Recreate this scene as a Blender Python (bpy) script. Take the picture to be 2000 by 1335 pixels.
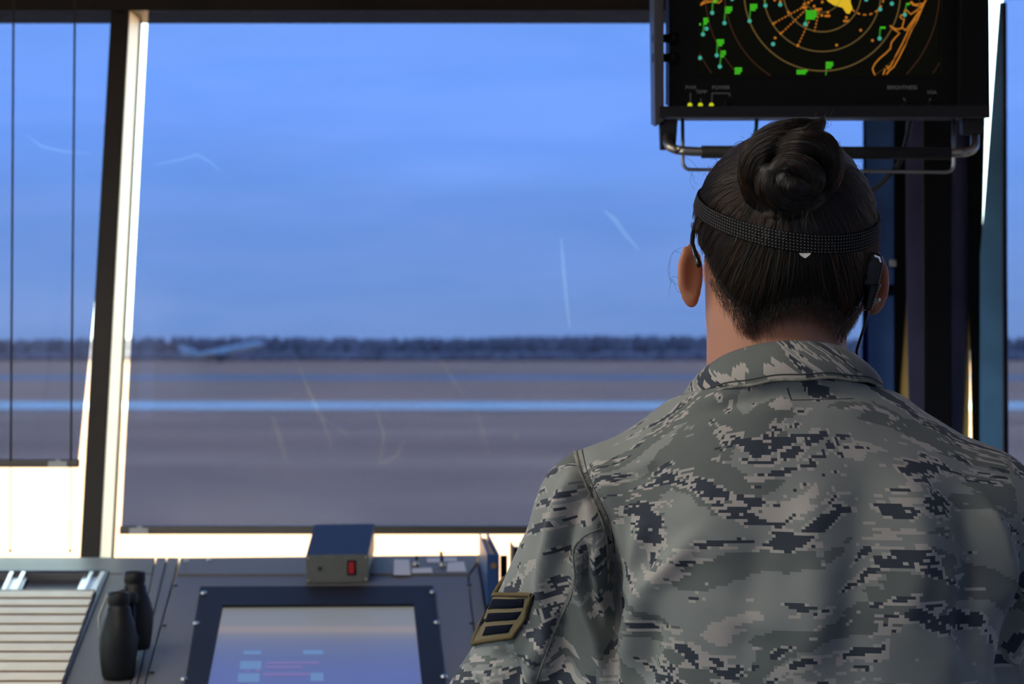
import bpy, math, random
import numpy as np
from mathutils import Vector, Matrix
from mathutils.bvhtree import BVHTree

for o in list(bpy.data.objects):
    bpy.data.objects.remove(o)
C = bpy.context.scene.collection
random.seed(7)
RNG = np.random.default_rng(11)

# ------------------------------------------------------------------ camera
FP = 4167.0            # focal length in pixels of the 2000 px frame
CX, HY, CZ = 1000.0, 655.0, 1.45
cam_d = bpy.data.cameras.new('camera')
cam = bpy.data.objects.new('camera', cam_d)
C.objects.link(cam)
cam.location = (0, 0, CZ)
cam.rotation_euler = (math.pi / 2, 0, 0)
cam_d.sensor_width = 36
cam_d.lens = FP / 2000 * 36
cam_d.shift_y = -(667.5 - HY) / 2000
cam_d.clip_start = 0.05
cam_d.clip_end = 20000
cam_d.dof.use_dof = True
cam_d.dof.focus_distance = 2.04
cam_d.dof.aperture_fstop = 10.5
bpy.context.scene.camera = cam

# ------------------------------------------------------------------ world
SC = bpy.context.scene
SC.view_settings.view_transform = 'Standard'
SC.view_settings.look = 'None'
SC.view_settings.exposure = 0.0
SC.view_settings.gamma = 1.0
SC.view_settings.use_curve_mapping = False
try:
    SC.cycles.use_denoising = True
    SC.cycles.max_bounces = 10
    SC.cycles.transparent_max_bounces = 16
    SC.cycles.caustics_reflective = False
    SC.cycles.caustics_refractive = False
    SC.cycles.sample_clamp_indirect = 6
except Exception:
    pass
W = bpy.data.worlds.new('overcast_sky')
SC.world = W
W.use_nodes = True
nt = W.node_tree
nt.nodes.clear()
wo = nt.nodes.new('ShaderNodeOutputWorld')
bg = nt.nodes.new('ShaderNodeBackground')
tc = nt.nodes.new('ShaderNodeTexCoord')
sp = nt.nodes.new('ShaderNodeSeparateXYZ')
rp = nt.nodes.new('ShaderNodeValToRGB')
nz = nt.nodes.new('ShaderNodeTexNoise')
mp = nt.nodes.new('ShaderNodeMapping')
mx = nt.nodes.new('ShaderNodeMixRGB')
mp.inputs['Scale'].default_value = (3, 3, 16)
nz.inputs['Scale'].default_value = 2.2
nz.inputs['Detail'].default_value = 4
nt.links.new(tc.outputs['Generated'], mp.inputs['Vector'])
nt.links.new(mp.outputs['Vector'], nz.inputs['Vector'])
nt.links.new(tc.outputs['Generated'], sp.inputs[0])
nt.links.new(sp.outputs['Z'], rp.inputs[0])
rp.color_ramp.elements[0].position = 0.0
rp.color_ramp.elements[0].color = (0.70, 0.75, 0.675, 1)
rp.color_ramp.elements[1].position = 0.35
rp.color_ramp.elements[1].color = (0.80, 1.0, 1.03, 1)
e = rp.color_ramp.elements.new(0.05)
e.color = (0.70, 0.83, 0.82, 1)
e = rp.color_ramp.elements.new(0.10)
e.color = (0.74, 0.95, 1.06, 1)
mx.blend_type = 'MULTIPLY'
mx.inputs[0].default_value = 0.22
nt.links.new(rp.outputs[0], mx.inputs[1])
nt.links.new(nz.outputs['Fac'], mx.inputs[2])
nt.links.new(mx.outputs[0], bg.inputs[0])
bg.inputs[1].default_value = 6.6
nt.links.new(bg.outputs[0], wo.inputs[0])

# ------------------------------------------------------------------ helpers
def P(px, py, Y):
    """world point seen at pixel (px, py) that lies at distance Y in front of the camera"""
    return Vector(((px - CX) / FP * Y, Y, CZ - (py - HY) / FP * Y))

def proj(p):
    return (CX + p[0] / p[1] * FP, HY - (p[2] - CZ) / p[1] * FP)

MATS = {}
def mat(name, col, rough=0.5, metal=0.0, spec=0.5, emit=None, estr=1.0, bump=None, var=None):
    if name in MATS:
        return MATS[name]
    m = bpy.data.materials.new(name)
    m.use_nodes = True
    t = m.node_tree
    b = t.nodes['Principled BSDF']
    b.inputs['Base Color'].default_value = (*col, 1)
    b.inputs['Roughness'].default_value = rough
    b.inputs['Metallic'].default_value = metal
    b.inputs['Specular IOR Level'].default_value = spec
    if emit:
        b.inputs['Emission Color'].default_value = (*emit, 1)
        b.inputs['Emission Strength'].default_value = estr
    if bump or var:
        co = t.nodes.new('ShaderNodeTexCoord')
        n = t.nodes.new('ShaderNodeTexNoise')
        n.inputs['Scale'].default_value = (bump or var)[0]
        n.inputs['Detail'].default_value = 5
        t.links.new(co.outputs['Object'], n.inputs['Vector'])
        if bump:
            bp = t.nodes.new('ShaderNodeBump')
            bp.inputs['Strength'].default_value = bump[1]
            bp.inputs['Distance'].default_value = 0.002
            t.links.new(n.outputs['Fac'], bp.inputs['Height'])
            t.links.new(bp.outputs[0], b.inputs['Normal'])
        if var:
            r = t.nodes.new('ShaderNodeValToRGB')
            r.color_ramp.elements[0].color = (*[c * (1 - var[1]) for c in col], 1)
            r.color_ramp.elements[1].color = (*[min(1, c * (1 + var[1])) for c in col], 1)
            r.color_ramp.elements[0].position = 0.3
            r.color_ramp.elements[1].position = 0.7
            t.links.new(n.outputs['Fac'], r.inputs[0])
            t.links.new(r.outputs[0], b.inputs['Base Color'])
    MATS[name] = m
    return m

class MB:
    """collects shapes and links them as ONE mesh object"""
    def __init__(s):
        s.v, s.f = [], []
    def add(s, vs, fs):
        o = len(s.v)
        s.v += [tuple(v) for v in vs]
        s.f += [tuple(i + o for i in f) for f in fs]
        return s
    def box(s, c, size, rot=None):
        x, y, z = [k / 2 for k in size]
        vs = [Vector((i, j, k)) for i in (-x, x) for j in (-y, y) for k in (-z, z)]
        if rot is not None:
            vs = [rot @ v for v in vs]
        vs = [v + Vector(c) for v in vs]
        return s.add(vs, [(0, 1, 3, 2), (4, 6, 7, 5), (0, 4, 5, 1), (2, 3, 7, 6), (0, 2, 6, 4), (1, 5, 7, 3)])
    def prism(s, poly, off):
        """polygon of points swept by the vector off"""
        n = len(poly)
        a = [Vector(p) for p in poly]
        b = [p + Vector(off) for p in a]
        fs = [tuple(range(n)), tuple(range(2 * n - 1, n - 1, -1))]
        fs += [(i, n + i, n + (i + 1) % n, (i + 1) % n) for i in range(n)]
        return s.add(a + b, fs)
    def hull8(s, lo, hi):
        """two 4-point loops joined"""
        return s.add(list(lo) + list(hi), [(0, 3, 2, 1), (4, 5, 6, 7)] + [(i, (i + 1) % 4, 4 + (i + 1) % 4, 4 + i) for i in range(4)])
    def tube(s, path, r, n=10, caps=True):
        path = [Vector(p) for p in path]
        rs = r if isinstance(r, (list, tuple)) else [r] * len(path)
        rings = []
        t0 = (path[1] - path[0]).normalized()
        up = Vector((0, 0, 1)) if abs(t0.z) < 0.9 else Vector((1, 0, 0))
        nrm = t0.cross(up).normalized()
        for i, p in enumerate(path):
            t = (path[min(i + 1, len(path) - 1)] - path[max(i - 1, 0)]).normalized()
            nrm = (nrm - t * nrm.dot(t)).normalized()
            b = t.cross(nrm)
            rings.append([p + (nrm * math.cos(a) + b * math.sin(a)) * rs[i] for a in [2 * math.pi * k / n for k in range(n)]])
        vs = [v for q in rings for v in q]
        fs = []
        for i in range(len(path) - 1):
            for k in range(n):
                fs.append((i * n + k, i * n + (k + 1) % n, (i + 1) * n + (k + 1) % n, (i + 1) * n + k))
        if caps:
            fs.append(tuple(range(n - 1, -1, -1)))
            fs.append(tuple((len(path) - 1) * n + k for k in range(n)))
        return s.add(vs, fs)
    def lathe(s, prof, base, axis=(0, 0, 1), n=24):
        """profile of (radius, height) turned about an axis"""
        ax = Vector(axis).normalized()
        u = ax.orthogonal().normalized()
        w = ax.cross(u)
        vs, fs = [], []
        for r, h in prof:
            for k in range(n):
                a = 2 * math.pi * k / n
                vs.append(Vector(base) + ax * h + (u * math.cos(a) + w * math.sin(a)) * r)
        m = len(prof)
        for i in range(m - 1):
            for k in range(n):
                fs.append((i * n + k, i * n + (k + 1) % n, (i + 1) * n + (k + 1) % n, (i + 1) * n + k))
        fs.append(tuple(range(n - 1, -1, -1)))
        fs.append(tuple((m - 1) * n + k for k in range(n)))
        return s.add(vs, fs)
    def ball(s, c, r, n=12, m=8, sc=(1, 1, 1)):
        vs, fs = [], []
        for i in range(m + 1):
            th = math.pi * i / m
            for k in range(n):
                a = 2 * math.pi * k / n
                vs.append((c[0] + r * sc[0] * math.sin(th) * math.cos(a), c[1] + r * sc[1] * math.sin(th) * math.sin(a), c[2] + r * sc[2] * math.cos(th)))
        for i in range(m):
            for k in range(n):
                fs.append((i * n + k, (i + 1) * n + k, (i + 1) * n + (k + 1) % n, i * n + (k + 1) % n))
        return s.add(vs, fs)
    def build(s, name, m, parent=None, smooth=False, bevel=0.0, seg=2):
        me = bpy.data.meshes.new(name)
        me.from_pydata(s.v, [], s.f)
        me.validate()
        import bmesh
        bm = bmesh.new()
        bm.from_mesh(me)
        bmesh.ops.remove_doubles(bm, verts=bm.verts, dist=1e-6)
        bmesh.ops.recalc_face_normals(bm, faces=bm.faces)
        bm.to_mesh(me)
        bm.free()
        if smooth:
            me.polygons.foreach_set('use_smooth', [True] * len(me.polygons))
        if m is not None:
            me.materials.append(m)
        o = bpy.data.objects.new(name, me)
        C.objects.link(o)
        if bevel:
            b = o.modifiers.new('b', 'BEVEL')
            b.width = bevel
            b.segments = seg
            b.limit_method = 'ANGLE'
        if smooth == 2 or bevel:
            me.polygons.foreach_set('use_smooth', [True] * len(me.polygons))
            w = o.modifiers.new('wn', 'WEIGHTED_NORMAL')
            w.keep_sharp = True
        if parent is not None:
            put_in(o, parent)
        return o

def put_in(o, parent):
    o.parent = parent
    o.matrix_parent_inverse = root_matrix(parent).inverted()

def root_matrix(o):
    m = Matrix.LocRotScale(o.location, o.rotation_euler, o.scale)
    if o.parent is not None:
        m = root_matrix(o.parent) @ o.matrix_parent_inverse @ m
    return m

def tag(o, label, cat, group=None):
    o['label'] = label
    o['category'] = cat
    if group:
        o['group'] = group
    return o

def thing(name, label, cat, loc, group=None):
    o = bpy.data.objects.new(name, None)
    o.empty_display_size = 0.05
    C.objects.link(o)
    o.location = loc
    return tag(o, label, cat, group)

def struct(o):
    o['kind'] = 'structure'
    return o

def text_part(name, txt, size, m, parent, origin, xd, yd):
    """flat lettering on a plane"""
    cu = bpy.data.curves.new(name, 'FONT')
    cu.body = txt
    cu.size = size
    cu.align_x = 'CENTER'
    cu.align_y = 'CENTER'
    cu.extrude = 0.0001
    o = bpy.data.objects.new(name, cu)
    C.objects.link(o)
    dg = bpy.context.evaluated_depsgraph_get()
    dg.update()
    me = bpy.data.meshes.new_from_object(o.evaluated_get(dg))
    bpy.data.objects.remove(o)
    xd, yd = Vector(xd).normalized(), Vector(yd).normalized()
    zd = xd.cross(yd)
    M = Matrix(((xd.x, yd.x, zd.x, origin[0]), (xd.y, yd.y, zd.y, origin[1]), (xd.z, yd.z, zd.z, origin[2]), (0, 0, 0, 1)))
    me.transform(M)
    me.materials.clear()
    me.materials.append(m)
    q = bpy.data.objects.new(name, me)
    C.objects.link(q)
    put_in(q, parent)
    return q

# ---- implicit surfaces (signed distance grids turned into meshes by surface nets)
class Field:
    def __init__(s, lo, hi, h):
        s.lo = np.array(lo, float)
        s.h = h
        s.n = np.ceil((np.array(hi) - s.lo) / h).astype(int) + 1
        s.F = np.full(s.n, 0.2, np.float32)
    def _sl(s, lo, hi):
        a = np.clip(np.floor((np.array(lo) - s.lo) / s.h).astype(int), 0, s.n)
        b = np.clip(np.ceil((np.array(hi) - s.lo) / s.h).astype(int) + 1, 0, s.n)
        ax = [(s.lo[i] + np.arange(a[i], b[i]) * s.h).astype(np.float32) for i in range(3)]
        return (slice(a[0], b[0]), slice(a[1], b[1]), slice(a[2], b[2])), ax[0][:, None, None], ax[1][None, :, None], ax[2][None, None, :]
    def add(s, fn, lo, hi, k=0.01, cut=False):
        pad = k + 3 * s.h
        sl, X, Y, Z = s._sl(np.array(lo) - pad, np.array(hi) + pad)
        if 0 in s.F[sl].shape:
            return
        d = np.broadcast_to(fn(X, Y, Z), s.F[sl].shape)
        a = s.F[sl]
        if cut:
            hh = np.maximum(k - np.abs(a + d), 0) / k
            s.F[sl] = np.maximum(a, -d) + hh * hh * k / 4
        else:
            hh = np.maximum(k - np.abs(a - d), 0) / k
            s.F[sl] = np.minimum(a, d) - hh * hh * k / 4
    def cap(s, a, b, ra, rb, k=0.01):
        lo = [min(a[i] - ra, b[i] - rb) for i in range(3)]
        hi = [max(a[i] + ra, b[i] + rb) for i in range(3)]
        s.add(lambda X, Y, Z: sd_cap(X, Y, Z, a, b, ra, rb), lo, hi, k)
    def ell(s, c, r, k=0.01, yaw=0.0, cut=False, axes=None):
        R = max(r)
        s.add(lambda X, Y, Z: sd_ell(X, Y, Z, c, r, yaw, axes), [q - R for q in c], [q + R for q in c], k, cut)
    def mesh(s):
        F = s.F
        ins = F < 0
        n = F.shape
        c = np.zeros([k - 1 for k in n], np.int8)
        offs = [(i, j, k) for i in (0, 1) for j in (0, 1) for k in (0, 1)]
        for (i, j, k) in offs:
            c += ins[i:n[0] - 1 + i, j:n[1] - 1 + j, k:n[2] - 1 + k]
        act = np.argwhere((c > 0) & (c < 8))
        idx = np.full(c.shape, -1, np.int32)
        idx[act[:, 0], act[:, 1], act[:, 2]] = np.arange(len(act))
        val = {q: F[act[:, 0] + q[0], act[:, 1] + q[1], act[:, 2] + q[2]].astype(np.float64) for q in offs}
        acc = np.zeros((len(act), 3))
        cnt = np.zeros(len(act))
        for q in offs:
            for ax in range(3):
                if q[ax] == 0:
                    r = list(q)
                    r[ax] = 1
                    va, vb = val[q], val[tuple(r)]
                    m = (va < 0) != (vb < 0)
                    t = np.where(m, va / np.where(m, va - vb, 1), 0)
                    p = np.array(q, float)[None, :].repeat(len(act), 0)
                    p[:, ax] += t
                    acc[m] += p[m]
                    cnt[m] += 1
        V = s.lo + (act + acc / cnt[:, None]) * s.h
        faces = []
        for ax in range(3):
            u, w = [(1, 2), (2, 0), (0, 1)][ax]
            a = [slice(None)] * 3
            b = [slice(None)] * 3
            a[ax] = slice(0, n[ax] - 1)
            b[ax] = slice(1, n[ax])
            for q in (u, w):
                a[q] = slice(1, n[q] - 1)
                b[q] = slice(1, n[q] - 1)
            A, B = ins[tuple(a)], ins[tuple(b)]
            e = np.argwhere(A != B)
            flip = A[e[:, 0], e[:, 1], e[:, 2]]
            e[:, u] += 1
            e[:, w] += 1
            def cell(du, dw):
                q = e.copy()
                q[:, u] -= du
                q[:, w] -= dw
                return idx[q[:, 0], q[:, 1], q[:, 2]]
            Q = np.stack([cell(1, 1), cell(0, 1), cell(0, 0), cell(1, 0)], 1)
            Q[~flip] = Q[~flip][:, ::-1]
            faces.append(Q)
        return V, np.concatenate(faces)

def sd_cap(X, Y, Z, a, b, ra, rb):
    ba = [b[i] - a[i] for i in range(3)]
    l2 = sum(q * q for q in ba)
    px, py, pz = X - a[0], Y - a[1], Z - a[2]
    t = np.clip((px * ba[0] + py * ba[1] + pz * ba[2]) / l2, 0, 1)
    return np.sqrt((px - ba[0] * t) ** 2 + (py - ba[1] * t) ** 2 + (pz - ba[2] * t) ** 2) - (ra + (rb - ra) * t)

def sd_ell(X, Y, Z, c, r, yaw=0.0, axes=None):
    x, y, z = X - c[0], Y - c[1], Z - c[2]
    if axes is not None:
        A = np.array(axes, float)
        A /= np.linalg.norm(A, axis=1)[:, None]
        x, y, z = [x * A[i][0] + y * A[i][1] + z * A[i][2] for i in range(3)]
    elif yaw:
        cs, sn = math.cos(yaw), math.sin(yaw)
        x, y = x * cs + y * sn, -x * sn + y * cs
    k0 = np.sqrt((x / r[0]) ** 2 + (y / r[1]) ** 2 + (z / r[2]) ** 2) + 1e-6
    k1 = np.sqrt((x / r[0] ** 2) ** 2 + (y / r[1] ** 2) ** 2 + (z / r[2] ** 2) ** 2) + 1e-6
    return k0 * (k0 - 1) / k1

def relax(V, Q, it=2, w=0.5):
    E = np.concatenate([Q[:, [0, 1]], Q[:, [1, 2]], Q[:, [2, 3]], Q[:, [3, 0]]])
    E = np.concatenate([E, E[:, ::-1]])
    deg = np.bincount(E[:, 0], minlength=len(V)).astype(float)[:, None]
    for _ in range(it):
        S = np.stack([np.bincount(E[:, 0], weights=V[E[:, 1], i], minlength=len(V)) for i in range(3)], 1)
        V = V * (1 - w) + w * S / deg
    return V

def normals(V, Q):
    n = np.cross(V[Q[:, 2]] - V[Q[:, 0]], V[Q[:, 3]] - V[Q[:, 1]])
    N = np.zeros_like(V)
    for i in range(4):
        for k in range(3):
            N[:, k] += np.bincount(Q[:, i], weights=n[:, k], minlength=len(V))
    return N / (np.linalg.norm(N, axis=1)[:, None] + 1e-12)

def np_obj(name, V, Q, m, parent=None, uv=None, smooth=True):
    me = bpy.data.meshes.new(name)
    k = Q.shape[1]
    me.vertices.add(len(V))
    me.vertices.foreach_set('co', np.asarray(V, np.float32).ravel())
    me.loops.add(Q.size)
    me.loops.foreach_set('vertex_index', Q.ravel().astype(np.int32))
    me.polygons.add(len(Q))
    me.polygons.foreach_set('loop_start', (np.arange(len(Q)) * k).astype(np.int32))
    me.polygons.foreach_set('loop_total', np.full(len(Q), k, np.int32))
    me.update(calc_edges=True)
    me.validate()
    if smooth:
        me.polygons.foreach_set('use_smooth', np.ones(len(me.polygons), bool))
    if uv is not None:
        L = me.uv_layers.new(name='UVMap')
        li = np.empty(len(me.loops), np.int32)
        me.loops.foreach_get('vertex_index', li)
        L.data.foreach_set('uv', np.asarray(uv, np.float32)[li].ravel())
    me.materials.append(m)
    o = bpy.data.objects.new(name, me)
    C.objects.link(o)
    if parent is not None:
        put_in(o, parent)
    return o

def hair_obj(name, strands, radius, m, parent):
    """strands: array (n, points, 3)"""
    n, k, _ = strands.shape
    hc = bpy.data.hair_curves.new(name)
    hc.add_curves([k] * n)
    hc.points.foreach_set('position', strands.astype(np.float32).ravel())
    tt = np.linspace(0, 1, k)
    rr = radius * np.clip((1 - tt) * 6, 0.25, 1) * np.clip(tt * 6, 0.35, 1)
    at = hc.attributes.get('radius') or hc.attributes.new('radius', 'FLOAT', 'POINT')
    at.data.foreach_set('value', np.tile(rr, n).astype(np.float32))
    hc.materials.append(m)
    o = bpy.data.objects.new(name, hc)
    C.objects.link(o)
    put_in(o, parent)
    o['kind'] = 'stuff'
    return o

# ------------------------------------------------------------------ materials
def film_material(name='tinted_shade_film', lo=(0.0415, 0.0685, 0.176), hi=(0.0480, 0.0725, 0.180)):
    m = bpy.data.materials.new(name)
    m.use_nodes = True
    t = m.node_tree
    t.nodes.clear()
    out = t.nodes.new('ShaderNodeOutputMaterial')
    tr = t.nodes.new('ShaderNodeBsdfTransparent')
    gl = t.nodes.new('ShaderNodeBsdfGlossy')
    mix = t.nodes.new('ShaderNodeMixShader')
    co = t.nodes.new('ShaderNodeTexCoord')
    mp = t.nodes.new('ShaderNodeMapping')
    n = t.nodes.new('ShaderNodeTexNoise')
    r = t.nodes.new('ShaderNodeValToRGB')
    mp.inputs['Scale'].default_value = (1.2, 1.2, 7)
    n.inputs['Scale'].default_value = 2.0
    n.inputs['Detail'].default_value = 3
    n.inputs['Distortion'].default_value = 0.6
    r.color_ramp.elements[0].position = 0.35
    r.color_ramp.elements[1].position = 0.65
    r.color_ramp.elements[0].color = (*lo, 1)
    r.color_ramp.elements[1].color = (*hi, 1)
    t.links.new(co.outputs['Object'], mp.inputs[0])
    t.links.new(mp.outputs[0], n.inputs['Vector'])
    t.links.new(n.outputs['Fac'], r.inputs[0])
    t.links.new(r.outputs[0], tr.inputs[0])
    gl.inputs['Color'].default_value = (1, 1, 1, 1)
    gl.inputs['Roughness'].default_value = 0.12
    mix.inputs[0].default_value = 0.003
    t.links.new(tr.outputs[0], mix.inputs[1])
    t.links.new(gl.outputs[0], mix.inputs[2])
    t.links.new(mix.outputs[0], out.inputs[0])
    return m

def glass_material():
    m = bpy.data.materials.new('window_glass')
    m.use_nodes = True
    t = m.node_tree
    t.nodes.clear()
    out = t.nodes.new('ShaderNodeOutputMaterial')
    tr = t.nodes.new('ShaderNodeBsdfTransparent')
    gl = t.nodes.new('ShaderNodeBsdfGlossy')
    mix = t.nodes.new('ShaderNodeMixShader')
    tr.inputs[0].default_value = (0.93, 0.96, 0.95, 1)
    gl.inputs['Roughness'].default_value = 0.02
    mix.inputs[0].default_value = 0.012
    t.links.new(tr.outputs[0], mix.inputs[1])
    t.links.new(gl.outputs[0], mix.inputs[2])
    t.links.new(mix.outputs[0], out.inputs[0])
    return m

def camo_material():
    """digital tiger-stripe cloth: noise evaluated on a grid of 3 mm squares (UVs are in metres)"""
    m = bpy.data.materials.new('digital_camouflage_cloth')
    m.use_nodes = True
    t = m.node_tree
    b = t.nodes['Principled BSDF']
    N, L = t.nodes.new, t.links.new
    uv = N('ShaderNodeUVMap')
    uv.uv_map = 'UVMap'
    def vmath(op, a, bv=None, link=None):
        q = N('ShaderNodeVectorMath')
        q.operation = op
        L(a, q.inputs[0])
        if bv is not None:
            q.inputs[1].default_value = bv
        if link is not None:
            L(link, q.inputs[1])
        return q.outputs[0]
    def fmath(op, a, bv):
        q = N('ShaderNodeMath')
        q.operation = op
        L(a, q.inputs[0])
        if isinstance(bv, (int, float)):
            q.inputs[1].default_value = bv
        else:
            L(bv, q.inputs[1])
        return q.outputs[0]
    px = vmath('SNAP', uv.outputs[0], (0.0031, 0.0028, 1))
    # large slow warp that slants the stripes differently across the cloth
    w = N('ShaderNodeTexNoise')
    w.inputs['Scale'].default_value = 5.5
    w.inputs['Detail'].default_value = 1
    L(px, w.inputs['Vector'])
    wv = vmath('SUBTRACT', w.outputs['Color'], (0.5, 0.5, 0.5))
    wv = vmath('MULTIPLY', wv, (0.10, 0.20, 0))
    pw = vmath('ADD', px, None, wv)
    def noise(vec, scale, off, sc, det=2, rough=0.55):
        v = vmath('MULTIPLY', vec, (*sc, 1))
        v = vmath('ADD', v, off)
        n = N('ShaderNodeTexNoise')
        n.inputs['Scale'].default_value = scale
        n.inputs['Detail'].default_value = det
        n.inputs['Roughness'].default_value = rough
        L(v, n.inputs['Vector'])
        return n.outputs['Fac']
    def ramp(fac, stops):
        r = N('ShaderNodeValToRGB')
        r.color_ramp.interpolation = 'CONSTANT'
        els = r.color_ramp.elements
        els[0].position, els[0].color = stops[0][0], (*stops[0][1], 1)
        els[1].position, els[1].color = stops[1][0], (*stops[1][1], 1)
        for p_, c_ in stops[2:]:
            k = els.new(p_)
            k.color = (*c_, 1)
        L(fac, r.inputs[0])
        return r.outputs[0]
    TAN, SAGE, GREEN, SLATE = CAMO
    base_f = noise(pw, 1.0, (3.1, 7.7, 0), (5.2, 13), 2)
    fine = noise(px, 1.0, (1.3, 2.2, 5.0), (52, 110), 1)
    fine = fmath('MULTIPLY', fmath('SUBTRACT', fine, 0.5), 0.19)
    base_c = ramp(fmath('ADD', base_f, fmath('MULTIPLY', fine, 0.5)), [(0, GREEN), (0.47, SAGE)])
    s1 = fmath('ADD', noise(pw, 1.0, (8.5, 1.9, 2.0), (10, 29), 3, 0.6), fine)
    # slate stripes with a tan rim
    r1 = N('ShaderNodeValToRGB')
    r1.color_ramp.interpolation = 'CONSTANT'
    e_ = r1.color_ramp.elements
    e_[0].position, e_[0].color = 0, (0, 0, 0, 1)
    e_[1].position, e_[1].color = 0.556, (1, 1, 1, 1)
    L(s1, r1.inputs[0])
    c1 = ramp(s1, [(0, TAN), (0.590, SLATE)])
    mixa = N('ShaderNodeMixRGB')
    L(r1.outputs[0], mixa.inputs[0])
    L(base_c, mixa.inputs[1])
    L(c1, mixa.inputs[2])
    s2 = fmath('ADD', noise(pw, 1.0, (4.4, 15.1, 9.0), (13, 40), 2.5, 0.5), fine)
    r2 = N('ShaderNodeValToRGB')
    r2.color_ramp.interpolation = 'CONSTANT'
    e_ = r2.color_ramp.elements
    e_[0].position, e_[0].color = 0, (0, 0, 0, 1)
    e_[1].position, e_[1].color = 0.625, (1, 1, 1, 1)
    L(s2, r2.inputs[0])
    mixb = N('ShaderNodeMixRGB')
    L(r2.outputs[0], mixb.inputs[0])
    L(mixa.outputs[0], mixb.inputs[1])
    mixb.inputs[2].default_value = (*TAN, 1)
    s3 = fmath('ADD', noise(pw, 1.0, (21.4, 3.3, 4.0), (15, 46), 3, 0.6), fine)
    c3 = ramp(s3, [(0, TAN), (0.625, SLATE)])
    r3 = N('ShaderNodeValToRGB')
    r3.color_ramp.interpolation = 'CONSTANT'
    e_ = r3.color_ramp.elements
    e_[0].position, e_[0].color = 0, (0, 0, 0, 1)
    e_[1].position, e_[1].color = 0.602, (1, 1, 1, 1)
    L(s3, r3.inputs[0])
    mixc = N('ShaderNodeMixRGB')
    L(r3.outputs[0], mixc.inputs[0])
    L(mixb.outputs[0], mixc.inputs[1])
    L(c3, mixc.inputs[2])
    L(mixc.outputs[0], b.inputs['Base Color'])
    b.inputs['Roughness'].default_value = 0.85
    b.inputs['Specular IOR Level'].default_value = 0.25
    b.inputs['Sheen Weight'].default_value = 0.08
    # twill weave and soft crumple
    tw = N('ShaderNodeTexWave')
    tw.wave_type = 'BANDS'
    tw.bands_direction = 'DIAGONAL'
    tw.inputs['Scale'].default_value = 260
    L(uv.outputs[0], tw.inputs['Vector'])
    cr = N('ShaderNodeTexNoise')
    cr.inputs['Scale'].default_value = 26
    cr.inputs['Detail'].default_value = 4
    L(uv.outputs[0], cr.inputs['Vector'])
    b1 = N('ShaderNodeBump')
    b1.inputs['Strength'].default_value = 0.10
    b1.inputs['Distance'].default_value = 0.0004
    L(tw.outputs['Fac'], b1.inputs['Height'])
    b2 = N('ShaderNodeBump')
    b2.inputs['Strength'].default_value = 0.35
    b2.inputs['Distance'].default_value = 0.006
    L(cr.outputs['Fac'], b2.inputs['Height'])
    L(b1.outputs[0], b2.inputs['Normal'])
    L(b2.outputs[0], b.inputs['Normal'])
    return m

CAMO = ((0.375, 0.345, 0.315), (0.225, 0.235, 0.222), (0.125, 0.137, 0.130), (0.040, 0.048, 0.062))
M_film, M_glass, M_scratch, M_camo = film_material(), glass_material(), film_material('worn_shade_film', (0.056, 0.086, 0.192), (0.062, 0.090, 0.196)), camo_material()
M_mull = mat('dark_bronze_paint', (0.026, 0.021, 0.017), 0.5, spec=0.25, var=(6, 0.25))
M_jamb = mat('cream_jamb_paint', (0.78, 0.72, 0.60), 0.5, var=(9, 0.06))
M_trimblue = mat('frame_blue_reflection', (0.13, 0.30, 0.68), 0.32, var=(8, 0.2))  # blue reflected off the shade film is put into the base colour
M_trimviolet = mat('frame_violet_reflection', (0.12, 0.12, 0.24), 0.38, var=(8, 0.2))  # bluish reflection of the shades put into this frame colour
M_trimteal = mat('teal_grey_frame', (0.15, 0.38, 0.62), 0.35, var=(8, 0.2))  # teal-grey base colour with slight noise
M_black = mat('black_paint', (0.006, 0.006, 0.007), 0.55, spec=0.2)
M_wall = mat('cab_wall_paint', (0.42, 0.40, 0.37), 0.7, var=(4, 0.08))
M_ceil = mat('ceiling_tile', (0.62, 0.60, 0.56), 0.9, bump=(120, 0.3))
M_carpet = mat('grey_carpet', (0.16, 0.15, 0.15), 0.95, bump=(300, 0.6))
M_rail = mat('shade_rail_brown', (0.040, 0.032, 0.024), 0.4)
M_clip = mat('grey_clip_plastic', (0.45, 0.46, 0.46), 0.5)
M_cord = mat('dark_cord', (0.03, 0.028, 0.026), 0.7)
M_console = mat('console_blue_grey', (0.150, 0.142, 0.142), 0.5, spec=0.4, bump=(500, 0.12), var=(14, 0.10))
M_bezel = mat('screen_bezel_black', (0.014, 0.014, 0.020), 0.6, spec=0.2, bump=(400, 0.1))
M_steel = mat('bright_steel', (0.62, 0.61, 0.58), 0.28, 1.0)
M_dsteel = mat('satin_steel_tube', (0.50, 0.48, 0.43), 0.36, 1.0)
M_blackscrew = mat('black_screw', (0.006, 0.006, 0.008), 0.35)

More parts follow.
